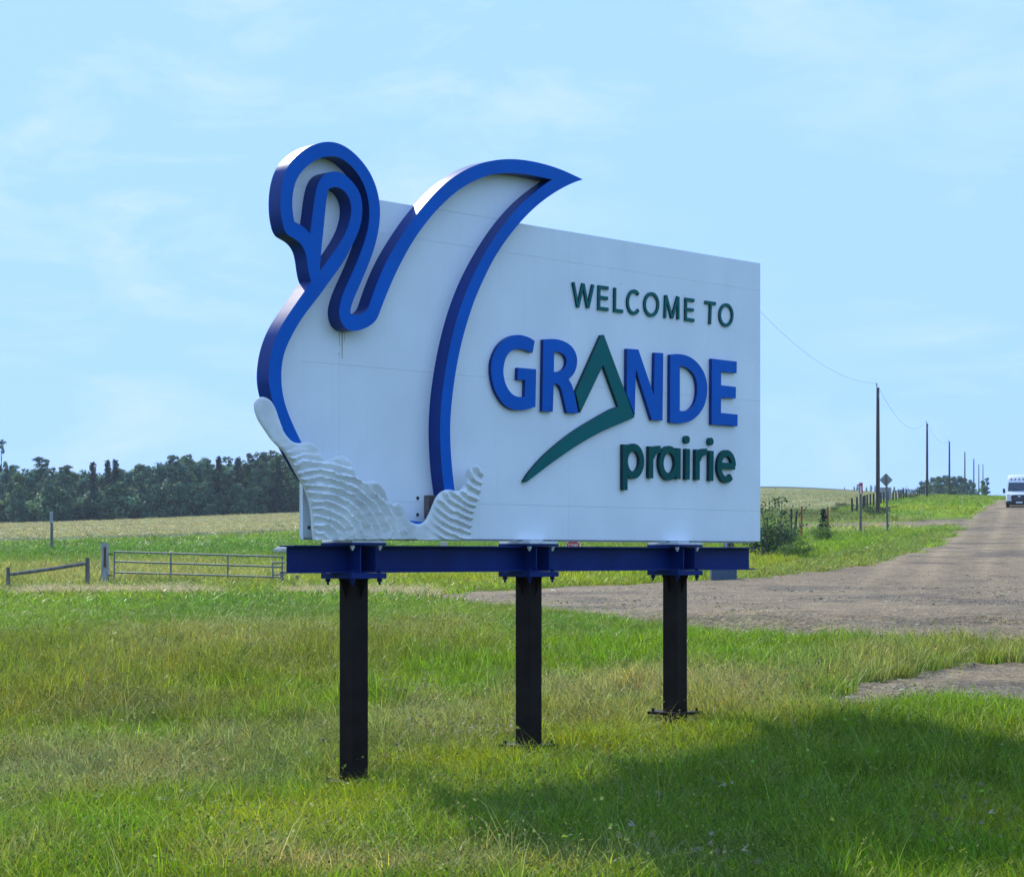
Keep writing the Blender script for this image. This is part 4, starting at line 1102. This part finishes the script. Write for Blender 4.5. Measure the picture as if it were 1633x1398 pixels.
# skyline of the left wood: (pixel x, pixel y of the top)
SKY = [(-60,735),(-30,738),(5,740),(28,748),(45,741),(60,738),(78,752),(98,742),(120,746),(140,752),(160,748),(182,746),(205,741),(225,738),(240,741),(262,733),(278,730),(292,728),(304,724),(322,732),(340,738),(356,734),(374,733),(392,731),(408,724),(424,721),(438,724),(452,722),(468,726),(486,728),(505,730),(530,727),(560,724),(590,728),(620,726),(655,724),(690,729)]
G_FRONT, G_BACK = "aspens along the edge of the left wood", "trees deeper in the left wood"
for i, (px, py) in enumerate(SKY):
    Y = 432+random.uniform(-8, 10)
    tree_at(ASP[i % 5], px+random.uniform(-4, 4), Y, py+random.uniform(0, 9), "leafy dark green aspen standing in the front row of the wood beyond the grain field", "tree", G_FRONT, random.uniform(1.1, 1.5))
    tree_at(ASP[(i+2) % 5], px+12+random.uniform(-5, 5), Y+14, py+random.uniform(-3, 6), "dark aspen rising behind the front row of the wood beyond the field", "tree", G_BACK, random.uniform(1.05, 1.4))
    for bpx in ((px, px+9) if i % 3 else (px+4,)): tree_at(BUSHT[random.randrange(2)], bpx+random.uniform(-5, 5), Y-7+random.uniform(-3, 5), 793+random.uniform(-24, 16)-px*.012, "low rounded bush tree at the foot of the wood along the grain field", "tree", "bush trees at the foot of the left wood", random.uniform(.9, 1.3), 5.0)
for k, (px, py) in enumerate([(17,738),(66,725),(84,741),(104,738),(228,737),(274,722),(301,720),(331,728),(361,724),(399,719),(411,717),(421,717),(432,714)]):
    tree_at(POP[k % 2], px, 424+random.uniform(-3, 3), py, "slender loose poplar rising higher than the wood's front row", "tree", "poplars topping the left wood", random.uniform(1.0, 1.5), 13.5)
tree_at(POP[0], 3, 446, 696, "tallest thin ragged poplar at the far left end of the wood", "tree", None, .62, 13.5)
for k, (px, py) in enumerate([(148,735),(172,732),(184,731),(349,726),(379,727),(444,727)]):
    tree_at(SPR[k % 2], px, 424+random.uniform(-3, 3), py, "narrow pointed dark spruce spire standing in the wood's front row", "tree", "spruce spires in the left wood", 1.25, 13.0)
# grove by the road, far right
for k, (px, py, Y) in enumerate([(1470,765,560),(1478,762,565),(1487,759,570),(1496,758,566),(1505,756,575),(1513,756,570),(1521,757,572),(1530,757,568),(1538,760,570),(1546,763,566),(1552,770,560),(1483,770,545),(1500,768,548),(1517,767,548),(1534,769,548)]):
    o = tree_at(ASP[k % 5], px, Y, py, "bushy green aspen in the low grove left of the road crest", "tree", "grove left of the road crest", 1.5, 12.5)
tree_at(ASP[3], 1567, 430, 764, "lone dark bushy poplar at the road crest, right of the last utility pole", "tree", None, 1.25)
tree_at(POP[1], 1574, 428, 759, "pointed dark poplar at the road crest nearest the gravel road", "tree", None, 1.4, 13.5)
for k, (px, py, Y) in enumerate([(1341,778,800),(1347,775,805),(1362,774,800),(1368,770,810),(1382,775,800),(1389,772,800),(1396,773,806),(1426,775,790),(1432,778,790),(1440,776,780)]):
    tree_at(ASP[(k+1) % 5], px, Y, py, "tiny tree on the skyline of the right-hand hay field", "tree", "little trees on the skyline beyond the hay field", .95)

def make_shrub(h, w, nleaf, leaf, col, stems=7, name="willow_shrub"):
    root = empty(name, (0, 0, 0)); pts = []
    sb = MB()
    for k in range(stems):
        a = random.random()*6.283; r = w*.5*math.sqrt(random.uniform(.02, 1)); H = h*random.uniform(.45, 1.0)*(1-.25*(r/(w*.5))**2)
        p0 = Vector((random.gauss(0, .14*w), random.gauss(0, .14*w), -.05)); p2 = Vector((p0.x*.5+math.cos(a)*r, p0.y*.5+math.sin(a)*r, H)); p1 = p0.lerp(p2, .5)+Vector((random.gauss(0,.05*w), random.gauss(0,.05*w), .06*h))
        sb.tube([p0, p1, p2], [.010*h, .007*h, .002*h], 5)
        for q in range(7):
            t = random.uniform(.15, 1.0); c = p0.lerp(p1, t*2) if t < .5 else p1.lerp(p2, t*2-1)
            c = c + Vector((random.gauss(0,.09*w), random.gauss(0,.09*w), random.gauss(0,.04*h))); g = w*random.uniform(.03, .09)
            for s in range(nleaf//(stems*7)):
                pts.append((c.x+random.gauss(0, g), c.y+random.gauss(0, g), max(.02, c.z+random.gauss(0, g*.8))))
    sb.build("stem", M['bark'], root)
    leafy("foliage", pts, leaf, tints(len(pts), col, .35), root, .2)
    return root
SHR = [[make_shrub(2.0, 1.9, 1800, .10, c, 13), [False]] for c in ((.085,.140,.050),(.130,.220,.040),(.040,.072,.034))]
def shrub_at(k, px, py_base, Y, ptop, label, group=None, ws=1.0, cat="shrub"):
    x, y, z = atY(px, Y); H = zpix(ptop, Y)-z
    s = H/2.0
    return place(SHR[k][0], SHR[k][1], (x, y, z-.05), random.uniform(0, 6.28), (s*ws, s*ws, s), label, cat, group)
shrub_at(0, 1217, 880, 88, 772, "tall dark willow shrub right beside the sign panel's right edge", None, .95)
shrub_at(2, 1238, 880, 92, 822, "dark leafy shrub behind the low shrub right of the sign panel", None, 1.1)
shrub_at(1, 1262, 880, 86, 850, "low broad green shrub in the tall grass right of the sign panel", None, 1.9)
shrub_at(0, 1249, 850, 104, 822, "ragged dark shrub beside the two black fence posts", None, 1.0)
shrub_at(1, 1309, 850, 112, 826, "bright leafy weed clump below the young spruce", None, 1.2)
for k, (px, Y, pt, ws) in enumerate([(1340,205,798,2.0),(1354,200,800,2.0),(1330,190,805,2.2),(1362,185,808,2.2)]):
    shrub_at(2, px, 0, Y, pt, "grey green bush on the fence line near the red and white topped post", "bushes along the field fence", ws)
for k, (px, Y, pt, ws) in enumerate([(1386,172,801,1.9),(1412,170,802,2.0),(1397,164,808,2.6),(1427,190,804,2.4)]):
    shrub_at(2, px, 0, Y, pt, "dark bush crowding the foot of the nearest utility pole", "bushes round the foot of the nearest pole", ws)
shrub_at(2, 1452, 0, 262, 772, "big round dark bush left of the second utility pole", None, 1.5)
shrub_at(0, 1490, 0, 300, 785, "low dark bush between the second and third utility poles", None, 3.0)
shrub_at(2, 1518, 0, 340, 777, "dark upright bush at the foot of the third utility pole", None, 1.9)
shrub_at(0, 1535, 0, 380, 781, "dark bush beneath the grove right of the third utility pole", None, 1.6)
# young spruce in the verge
yp = make_tree(1.6, 1.0, 'spruce', .10, 1400, (.018,.05,.022), base=0.0)
x, y, z = atY(1313, 114); H = zpix(811, 114)-z
yp.location = (x, y, z); yp.scale = (H/1.6,)*3; tag(yp, "young dark spruce sapling in the roadside grass left of the red and white topped post", "tree")

# ------------------------------------------------------------------ poles, posts and fences
def pole(px, Y, ptop, label, r0=.15):
    x, y, z = atY(px, Y); H = zpix(ptop, Y)-z
    root = empty("utility_pole", (x, y, z)); tag(root, label, "utility pole", "utility poles along the gravel road")
    b = MB(); b.tube([(0,0,-.6), (0,0,H*.5), (0,0,H-.35)], [r0*1.15, r0, r0*.78], 12); b.build("shaft", M['pole_wood'], root, smooth=40)
    b = MB(); b.tube([(-.08,0,H-.6), (-.1,0,H-.08)], .035, 8); b.tube([(-.1,0,H-.1), (-.1,0,H-.02), (-.1,0,H)], [.06,.075,.03], 8); b.build("insulator", M['sign_back'], root, smooth=40)
    b = MB(); b.tube([(.05,-r0*.95,H-1.2), (.05,-r0*.95,H-.75)], .05, 8); b.build("bracket", M['wire'], root)
    return Vector((x-.1, y, z+H))
poles = []
PLAB = ["nearest and tallest brown utility pole, just left of the grey diamond sign", "second tallest utility pole, left of the grove", "third utility pole, standing before the middle of the grove",
        "fourth utility pole, before the right half of the grove", "fifth utility pole, in the gap right of the grove", "sixth utility pole, thin, left of the last one", "last and farthest utility pole, beside the lone poplars"]
for i, (px, Y, pt) in enumerate([(1400,166,611),(1478.5,278,671),(1514,390,701),(1538.7,502,718.5),(1553,614,730),(1561,700,738.5),(1567.6,765,738.5)]):
    poles.append(pole(px, Y, pt, PLAB[i], (.15,.155,.17,.17,.19,.18,.18)[i]))
def wire(a, b, sag, label, r=.010):
    pts = []
    for k in range(25):
        t = k/24; p = a.lerp(b, t); p.z -= sag*4*t*(1-t); pts.append(p)
    m = MB(); m.tube(pts, r, 5)
    tag(m.build("power_line", M['wire'], None, smooth=60), label, "power line", "power line spans")
prev = pole(1164.5, 100, 440, "utility pole standing right behind the sign panel, glimpsed between panel and beam", .16)
wire(prev, poles[0], 1.3, "thin power line running from the nearest pole to behind the sign", .007)
wire(poles[0], poles[1], 2.1, "sagging power line between the nearest and second pole", .011)
wire(poles[1], poles[2], 1.5, "power line between the second and third pole", .011)

def stake(name, px, Y, ptop, w, m, label, cat, group=None, cap=None, lean=0.0):
    x, y, z = atY(px, Y); H = zpix(ptop, Y)-z
    b = MB(); b.tube([(0,0,-.4), (lean*H*.5,0,H*.6), (lean*H,0,H)], [w*.52, w*.5, w*.46], 9)
    if cap is None:
        o = b.build(name, m, None, smooth=40); o.location = (x, y, z)
    else:
        o = empty(name, (x, y, z)); b.build("post", m, o, smooth=40); cap(o, H, w)
    return tag(o, label, cat, group)
def white_top(o, H, w):
    b = MB(); b.box((-w*.62, -w*.62, H-.75), (w*.62, -w*.5, H-.02)); b.build("marker_board", M['white_post'], o)
stake("marker_post", 82.5, 128, 815, .17, M['wood_grey'], "lone grey post with a white board top before the grain field", "post", cap=white_top)
def redwhite(o, H, w):
    b = MB(); b.box((-.10, -w*.62, H-.62), (.10, -w*.5, H+.04)); bd = b.build("marker_board", M['white'], o)
    b = MB(); b.box((-.11, -w*.62-.012, H-.14), (.11, -w*.62-.002, H+.05)); b.box((-.11, -w*.62-.012, H-.62), (-.055, -w*.62-.002, H-.145)); b.box((.035, -w*.62-.012, H-.62), (.11, -w*.62-.002, H-.145)); b.build("red_band", M['red'], bd)
stake("marker_post", 1372.5, 128, 771, .165, M['wood_grey'], "wooden roadside post with a red and white reflector top", "post", cap=redwhite)
stake("boundary_post", 1278, 122, 807, .12, M['orange'], "taller orange red post beside the black fence posts", "post", "orange marker posts", lean=.01)
stake("boundary_post", 1320, 132, 808, .13, M['orange'], "shorter orange red post behind the young spruce", "post", "orange marker posts")
stake("fence_post", 1262, 108, 811, .11, M['dark_wood'], "taller black fence post right of the ragged shrub", "fence post", "pair of black fence posts")
stake("fence_post", 1266.5, 106, 815, .11, M['dark_wood'], "shorter leaning black fence post right of the ragged shrub", "fence post", "pair of black fence posts", lean=.08)
stake("fence_post", 993, 118, 864, .16, M['dark_wood'], "small dark post seen just above the beam, left of the right sign post", "fence post", "dark posts behind the beam")
stake("fence_post", 1031, 118, 862.5, .2, M['dark_wood'], "thicker dark post seen above the beam beside the right sign post", "fence post", "dark posts behind the beam")
stake("marker_post", 1126.8, 88, 861, .075, M['yellow'], "thin yellow marker post seen just above the beam at its right end", "post")

# wooden field fence along the hay field
FX = empty("field_fence", atY(1370, 195)); tag(FX, "row of dark wooden fence posts along the hay field behind the nearest utility pole", "fence")
fx0 = Vector(FX.location); fps = []
for k, (px, Y, pt) in enumerate([(1359.5,178,797),(1366.5,183,795),(1376,188,793),(1379,191,792),(1383,195,791),(1388,199,791),(1393,203,792),(1399,207,791),(1405,211,793),(1409.5,215,794),(1416,219,792),(1424,226,792),(1429,231,790),(1433.5,236,788),(1437,242,787),(1441,248,786),(1445,255,786),(1466,300,784),(1470,306,784),(1474,312,784)]):
    x, y, z = atY(px, Y); H = max(1.2, zpix(pt, Y)-z)
    b = MB(); l = random.uniform(-.05, .05)
    b.tube([(0,0,-.3), (l*H,0,H)], [.095,.085], 7); o = b.build("fence_post", M['dark_wood'], FX, smooth=40)
    o.location = Vector((x, y, z))-fx0; fps.append(Vector((x, y, z+H*.8))-fx0)
b = MB()
for a, c in zip(fps[:-1], fps[1:]): b.tube([a, c], .012, 4); b.tube([a-Vector((0,0,.45)), c-Vector((0,0,.45))], .012, 4)
b.build("fence_wire", M['wire'], FX)

# rail brace on the left
def bar(b, p, q, r, n=8, m=None): b.tube([p, q], r, n, m)
RB = empty("rail_fence", atY(76, 69)); tag(RB, "short grey wooden rail fence, two posts with one slanting rail, at the far left", "fence")
o0 = Vector(RB.location); ends = []
for px, Y, pt, pb, r in ((13, 68, 904, 937, .062), (139.5, 69.5, 889, 932, .075)):
    x, y, z = atY(px, Y); b = MB(); b.tube([(0,0,-.3), (0,0,zpix(pt, Y)-z)], [r*1.04, r*.96], 9); o = b.build("post", M['wood_grey'], RB, smooth=40); o.location = Vector((x, y, z))-o0
b = MB()
p = Vector(((17-CX)/FPX*68, 68-.06, zpix(915.5, 68)))-o0; q = Vector(((137-CX)/FPX*69.5, 69.5-.07, zpix(898, 69.5)))-o0
b.tube([p, p.lerp(q, .5)+Vector((0,0,-.02)), q], [.055,.06,.06], 8); b.build("rail", M['wood_grey'], RB, smooth=40)
# gate post
gp = empty("gate_post", atY(167, 74.5)); tag(gp, "thick whitewashed wooden gate post with rust stains, left of the farm gate", "gate post")
H = zpix(865.5, 74.5)-gp.location.z
b = MB(); b.tube([(0,0,-.3), (0.01,0,H*.5), (0,0,H)], [.145,.135,.135], 14); b.build("post", M['white_post'], gp, smooth=40)
b = MB(); b.tube([(.03,-.135,H*.42), (.035,-.14,H*.9)], [.05,.045], 6); b.build("rust_strap", M['rust'], gp, smooth=40)
b = MB(); b.tube([(.1,-.02,H*.73), (.3,-.05,H*.72)], .025, 6); b.tube([(.1,-.02,H*.22), (.3,-.05,H*.21)], .025, 6); b.build("hinge", M['rust'], gp)
# farm gate
GT = empty("farm_gate", atY(316, 75)); tag(GT, "closed grey tubular steel farm gate with four rails left of the sign", "gate")
g0 = Vector(GT.location)
def gpt(px, py, Y): return Vector(((px-CX)/FPX*Y, Y, zpix(py, Y)))-g0
GY0, GY1 = 75.6, 74.0
for l, r in ((879.5, 887.5), (895, 903.8), (912.5, 920), (929.8, 937.5)):
    b = MB(); b.tube([gpt(182.5, l, GY0), gpt(450, r, GY1)], .032, 8); b.build("gate_rail", M['gate'], GT, smooth=40)
for px, t in ((182.5, 0), (272.5, .34), (363.5, .68), (450.5, 1)):
    Y = GY0+(GY1-GY0)*t; b = MB(); b.tube([gpt(px, 878.5+8*t, Y-.03), gpt(px-.5, 931+8*t, Y-.03)], .030, 8); b.build("gate_stile", M['gate'], GT, smooth=40)
LP = empty("gate_stay", atY(444, 73.6)); tag(LP, "short pipe stay with two arms fixed beside the gate's latch end, next to the beam", "gate stay")
l0 = Vector(LP.location)
b = MB()
for py in (897, 916):
    b.tube([Vector(((435-CX)/FPX*73.6, 73.6, zpix(py, 73.6)))-l0, Vector(((454-CX)/FPX*73.6, 73.6, zpix(py-.6, 73.6)))-l0], .03, 8)
b.tube([Vector(((435-CX)/FPX*73.6, 73.6, zpix(896, 73.6)))-l0, Vector(((435-CX)/FPX*73.6, 73.6, zpix(924, 73.6)))-l0], .028, 8)
b.build("pipe_frame", M['gate'], LP, smooth=40)
b = MB(); z = 0; b.tube([Vector(((450-CX)/FPX*73.6, 73.5, tz((450-CX)/FPX*73.6, 73.5)-.2))-l0, Vector(((450-CX)/FPX*73.6, 73.5, zpix(912, 73.5)))-l0], .06, 8); b.build("post", M['wood_grey'], LP, smooth=40)
# long grey rail right of the gate
RL = empty("pole_rail", atY(570, 78)); tag(RL, "long grey pole rail slanting low behind the left sign post", "rail fence")
r0 = Vector(RL.location)
pa = Vector(((468-CX)/FPX*74, 74, zpix(929, 74))); pb = Vector(((705-CX)/FPX*84, 84, zpix(911, 84)))
b = MB(); b.tube([pa-r0, pa.lerp(pb, .5)+Vector((0,0,.03))-r0, pb-r0], [.05,.045,.04], 8); b.build("rail", M['white_post'], RL, smooth=40)
for t in (.02, .55, .97):
    p = pa.lerp(pb, t); zg = tz(p.x, p.y); b = MB(); b.tube([Vector((p.x, p.y+.07, zg-.2))-r0, Vector((p.x, p.y+.07, max(p.z, zg+.2)+.06))-r0], .05, 8); b.build("post", M['wood_grey'], RL, smooth=40)

# ------------------------------------------------------------------ road signs and boxes
x, y, z = atY(1414.5, 125)
DS = empty("diamond_sign", (x, y, z)); tag(DS, "diamond shaped road sign seen from its bare grey back on a wooden post", "road sign")
H = zpix(754, 125)-z; hc = zpix(765, 125)-z
b = MB(); b.tube([(0.04,0,-.3), (0.0,0,H*.5), (-.04,0,hc+.34)], .062, 8); b.build("post", M['wood_grey'], DS, smooth=40)
b = MB(); r = .40; c = .05
rot = Matrix.Translation((-.045, .075, hc))
lp = []
for k in range(4):
    a = math.pi/2*k; ux, uz = math.cos(a), math.sin(a); nx_, nz_ = -uz, ux
    lp += [(ux*(r-c)-nx_*c*-1*-1+0*nx_, uz*(r-c)-nz_*c*-1*-1), (ux*r*.985, uz*r*.985), (ux*(r-c)+nx_*c, uz*(r-c)+nz_*c)]
lp = [(x_-.045, z_+hc) for x_, z_ in lp]
b.prism([lp], .07, .075); b.build("sign_plate", M['sign_back'], DS)
b = MB(); b.box((-.33, .050, hc-.06), (.24, .068, hc-.02)); b.box((-.2, .050, hc+.1), (.11, .068, hc+.13)); b.build("bracket", M['sign_back'], DS)

x, y, z = atY(914, 86)
ST = empty("stop_sign", (x, y, z)); tag(ST, "red octagonal stop sign on a post, seen in the gap between beam and panel", "road sign")
hc = zpix(871, 86)-z; R_ = .275/math.cos(math.pi/8)
b = MB(); b.tube([(0,.02,-.2), (0,.02,hc+.2)], .03, 8); b.build("post", M['wood_grey'], ST, smooth=40)
octo = lambda r: [(r*math.cos(math.pi/8+k*math.pi/4), hc+r*math.sin(math.pi/8+k*math.pi/4)) for k in range(8)]
b = MB(); b.prism([octo(R_)], -.016, -.012); sp = b.build("sign_plate", M['white'], ST)
b = MB(); b.prism([octo(R_*.93)], -.020, -.0165); b.build("sign_face", M['red'], ST)
cw = .075; gw = .098; hh = .20
def stop_letter(strokes, x0):
    b = MB()
    for k, s in enumerate(strokes):
        pts = [(x0+p[0]*cw, hc-hh/2+p[1]*hh) for p in s]
        b.prism(ribbon(pts, .020), -.024-k*.0008, -.0205)
    b.build("letter", M['white'], ST)
stop_letter([[(1,.85),(.7,1),(.3,1),(0,.82),(.1,.6),(.85,.42),(1,.2),(.7,0),(.3,0),(0,.14)]], -2*gw+.012)
stop_letter([[(0,1),(1,1)],[(.5,.94),(.5,0)]], -gw+.012)
stop_letter([[(.5,1),(.08,.85),(0,.5),(.08,.15),(.5,0),(.92,.15),(1,.5),(.92,.85),(.52,1)]], .012)
stop_letter([[(0,0),(0,1),(.7,1),(1,.8),(.7,.5),(.06,.47)]], gw+.012)

x, y, z = atY(1153.5, 68)
CB = empty("utility_cabinet", (x, y, z)); tag(CB, "pale blue grey utility pedestal on a wider base, behind the beam's right end", "utility cabinet")
zb1 = zpix(906, 68)-z; zt1 = zpix(859, 68)-z
b = MB(); b.box((-.41, -.28, -.1), (.41, .28, zb1)); b.build("base", M['pale_blue'], CB, bevel=.02)
b = MB(); b.box((.0, -.14, zb1+.001), (.13, .14, zt1)); b.build("column", M['pale_blue'], CB, bevel=.015)
b = MB(); b.box((.02, -.155, zb1+.06), (.11, -.1405, zt1-.04)); b.build("door", M['sign_back'], CB)

x, y, z = atY(1412.5, 232)
SH = empty("board_sign", (x, y, z)); tag(SH, "pale grey board on legs seen behind the diamond sign by the hay field", "board")
zt = zpix(777, 232)-z
b = MB(); b.box((-.62, -.03, .25), (.62, .03, zt)); b.build("board", M['shed'], SH, bevel=.01)
for sx in (-.45, .45):
    b = MB(); b.box((sx-.05, .031, -.2), (sx+.05, .12, zt-.1)); b.build("leg", M['wood_grey'], SH)
# pale boulders near the gate and one small box behind the beam
for k, (px, Y, s, lab) in enumerate([(447,112,.34,"leftmost pale boulder in the meadow left of the panel's lower corner"), (456,113,.28,"middle pale boulder in the meadow left of the panel's lower corner"), (469,114,.30,"rightmost pale boulder in the meadow, beside the panel's lower corner")]):
    x, y, z = atY(px, Y); bm = bmesh.new(); bmesh.ops.create_icosphere(bm, subdivisions=2, radius=s)
    for v in bm.verts:
        v.co *= 1+.28*(vnoise(np.array([v.co.x*6+k*9]), np.array([v.co.y*6+v.co.z*5]))[0]-.5); v.co.z *= .75; v.co.x *= 1.25
    me = bpy.data.meshes.new("boulder"); bm.to_mesh(me); bm.free(); me.materials.append(M['stone'])
    o = bpy.data.objects.new("boulder", me); COL.objects.link(o); o.location = (x, y, z+s*.55); tag(o, lab, "boulder", "pale boulders in the meadow")
x, y, z = atY(708, 96)
b = MB(); b.box((-.17, -.14, -.2), (.17, .14, zpix(864, 96)-z)); o = b.build("marker_block", M['stone'], None, bevel=.03); o.location = (x, y, z)
tag(o, "small pale concrete block showing between the wave carving and the beam", "block")

# ------------------------------------------------------------------ white delivery van coming down the road
x, y, z = atY(1625.5, 171)
VAN = empty("delivery_van", (x, y, z), math.atan2(.2396, 1.0)*-1)
tag(VAN, "white high roofed delivery van driving towards the camera, cut by the photo's right edge", "van")
vs_ = (zpix(754.5, 171)-z)/2.70
VAN.scale = (vs_, vs_, vs_)
# side profile stations (y forward is negative): y, z_bottom, z_top, half width at sill and at top
prof = [(-.02,.34,.86,.90,.86),(.04,.28,1.04,.97,.90),(.30,.26,1.16,1.01,.94),(.72,.26,1.26,1.03,.97),(.82,.26,1.34,1.03,.96),(1.42,.26,2.02,1.03,.91),(1.62,.26,2.30,1.03,.89),(1.95,.26,2.56,1.03,.87),(2.4,.26,2.68,1.03,.85),(3.4,.26,2.72,1.03,.85),(5.85,.28,2.70,1.03,.85),(5.95,.34,2.64,1.01,.83)]
b = MB(); rings = []
for (yy, z0, z1, w0, w1) in prof:
    zm = min(z1-.05, max(z0+.2, 1.0)); wm = w0
    ring = [(-w0*.96,yy,z0), (-wm,yy,z0+.12), (-wm,yy,zm), (-(w1+(wm-w1)*.12),yy,z1-.10*(z1-z0)/2), (-w1*.86,yy,z1), (w1*.86,yy,z1), (w1+(wm-w1)*.12,yy,z1-.10*(z1-z0)/2), (wm,yy,zm), (wm,yy,z0+.12), (w0*.96,yy,z0)]
    rings.append(ring)
vv = [p for r in rings for p in r]; ff = []
for i in range(len(rings)-1):
    for k in range(10):
        a_, b_ = i*10+k, i*10+(k+1)%10
        ff.append((a_, b_, b_+10, a_+10))
ff.append(tuple(range(10))[::-1]); ff.append(tuple(range(len(vv)-10, len(vv))))
b.add(vv, ff); body = b.build("body", M['van_white'], VAN, smooth=38)
bmx = bmesh.new(); bmx.from_mesh(body.data); bmesh.ops.recalc_face_normals(bmx, faces=bmx.faces); bmx.to_mesh(body.data); bmx.free()
b = MB()
fr = [(-.88,.80,1.32),(.88,.80,1.32),(.82,1.40,2.00),(-.82,1.40,2.00)]
b.add([(p[0], p[1]-.035, p[2]+.02) for p in fr] + [(p[0], p[1]+.01, p[2]) for p in fr], [(0,1,2,3),(7,6,5,4),(0,4,5,1),(1,5,6,2),(2,6,7,3),(3,7,4,0)]); b.build("windshield", M['glass'], VAN)
b = MB()
for s in (-1, 1): b.tube([(s*.1, .73, 1.35), (s*.1-.45, .80, 1.46)], .014, 5)
b.build("wiper", M['black'], VAN)
b = MB(); b.prism([smooth([(-.50,.50),(.50,.50),(.60,.64),(.62,.86),(.46,.97),(-.46,.97),(-.62,.86),(-.60,.64)], 3)], -.062, .02); gr = b.build("grille", M['black'], VAN)
b = MB()
for zz in (.60,.69,.78): b.box((-.50, -.070, zz), (.50, -.063, zz+.02))
b.build("grille_bar", M['wire'], gr)
b = MB(); b.prism([[( .13*math.cos(k*math.pi/10), .86+.055*math.sin(k*math.pi/10)) for k in range(20)]], -.078, -.0635); b.build("emblem", M['galv'], gr)
b = MB(); b.prism([smooth([(-.98,.24),(.98,.24),(1.0,.38),(.92,.50),(-.92,.50),(-1.0,.38)], 2)], -.085, .06); bp_ = b.build("bumper", M['black'], VAN, bevel=.02)
b = MB(); b.box((-.26, -.096, .33), (.26, -.0865, .45)); b.build("license_plate", M['white'], bp_)
for s in (-1, 1):
    b = MB(); l = [(s*.64,.70),(s*.93,.76),(s*.96,1.06),(s*.80,1.09),(s*.66,.90)]
    b.prism([l], -.055, .06); b.build("headlight", M['lamp'], VAN, bevel=.01)
    b = MB(); b.box((s*1.04-.06*(s<0), .93, 1.26), (s*1.04+.06*(s>0), 1.01, 1.32)); b.box((min(s*1.10, s*1.28), .88, 1.16), (max(s*1.10, s*1.28), .98, 1.52)); b.build("mirror", M['black'], VAN, bevel=.02)
for k in range(5):
    b = MB(); b.box((-.62+.31*k-.05, 1.52, 2.20), (-.62+.31*k+.05, 1.66, 2.36)); b.build("roof_lamp", M['amber'], VAN, bevel=.01)
for s in (-1, 1):
    for yy in (.95, 4.7):
        wr = empty("wheel", (s*.90, yy, .35)); wr.parent = VAN
        b = MB(); b.tube([(-.12,0,0), (-.10,0,0), (.10,0,0), (.12,0,0)], [.31,.35,.35,.31], 22); b.build("tyre", M['tyre'], wr, smooth=40)
        b = MB(); b.tube([(s*.105,0,0), (s*.128,0,0)], [.21,.19], 16); b.build("rim", M['galv'], wr, smooth=40)

# ------------------------------------------------------------------ air
HAZE = 0.00014
hb = MB(); hb.box((-1950, -1950, -3.0), (1950, 1950, 60.0))
hz = hb.build("haze", None, None); hz['kind'] = 'stuff'
hm = bpy.data.materials.new("haze"); hm.use_nodes = True
hn = hm.node_tree; hn.nodes.clear()
ho = hn.nodes.new('ShaderNodeOutputMaterial'); hv = hn.nodes.new('ShaderNodeVolumePrincipled')
hv.inputs['Color'].default_value = (0.70, 0.84, 1.0, 1); hv.inputs['Density'].default_value = HAZE
hv.inputs['Anisotropy'].default_value = 0.2
hn.links.new(hv.outputs[0], ho.inputs['Volume'])
hz.data.materials.clear(); hz.data.materials.append(hm)
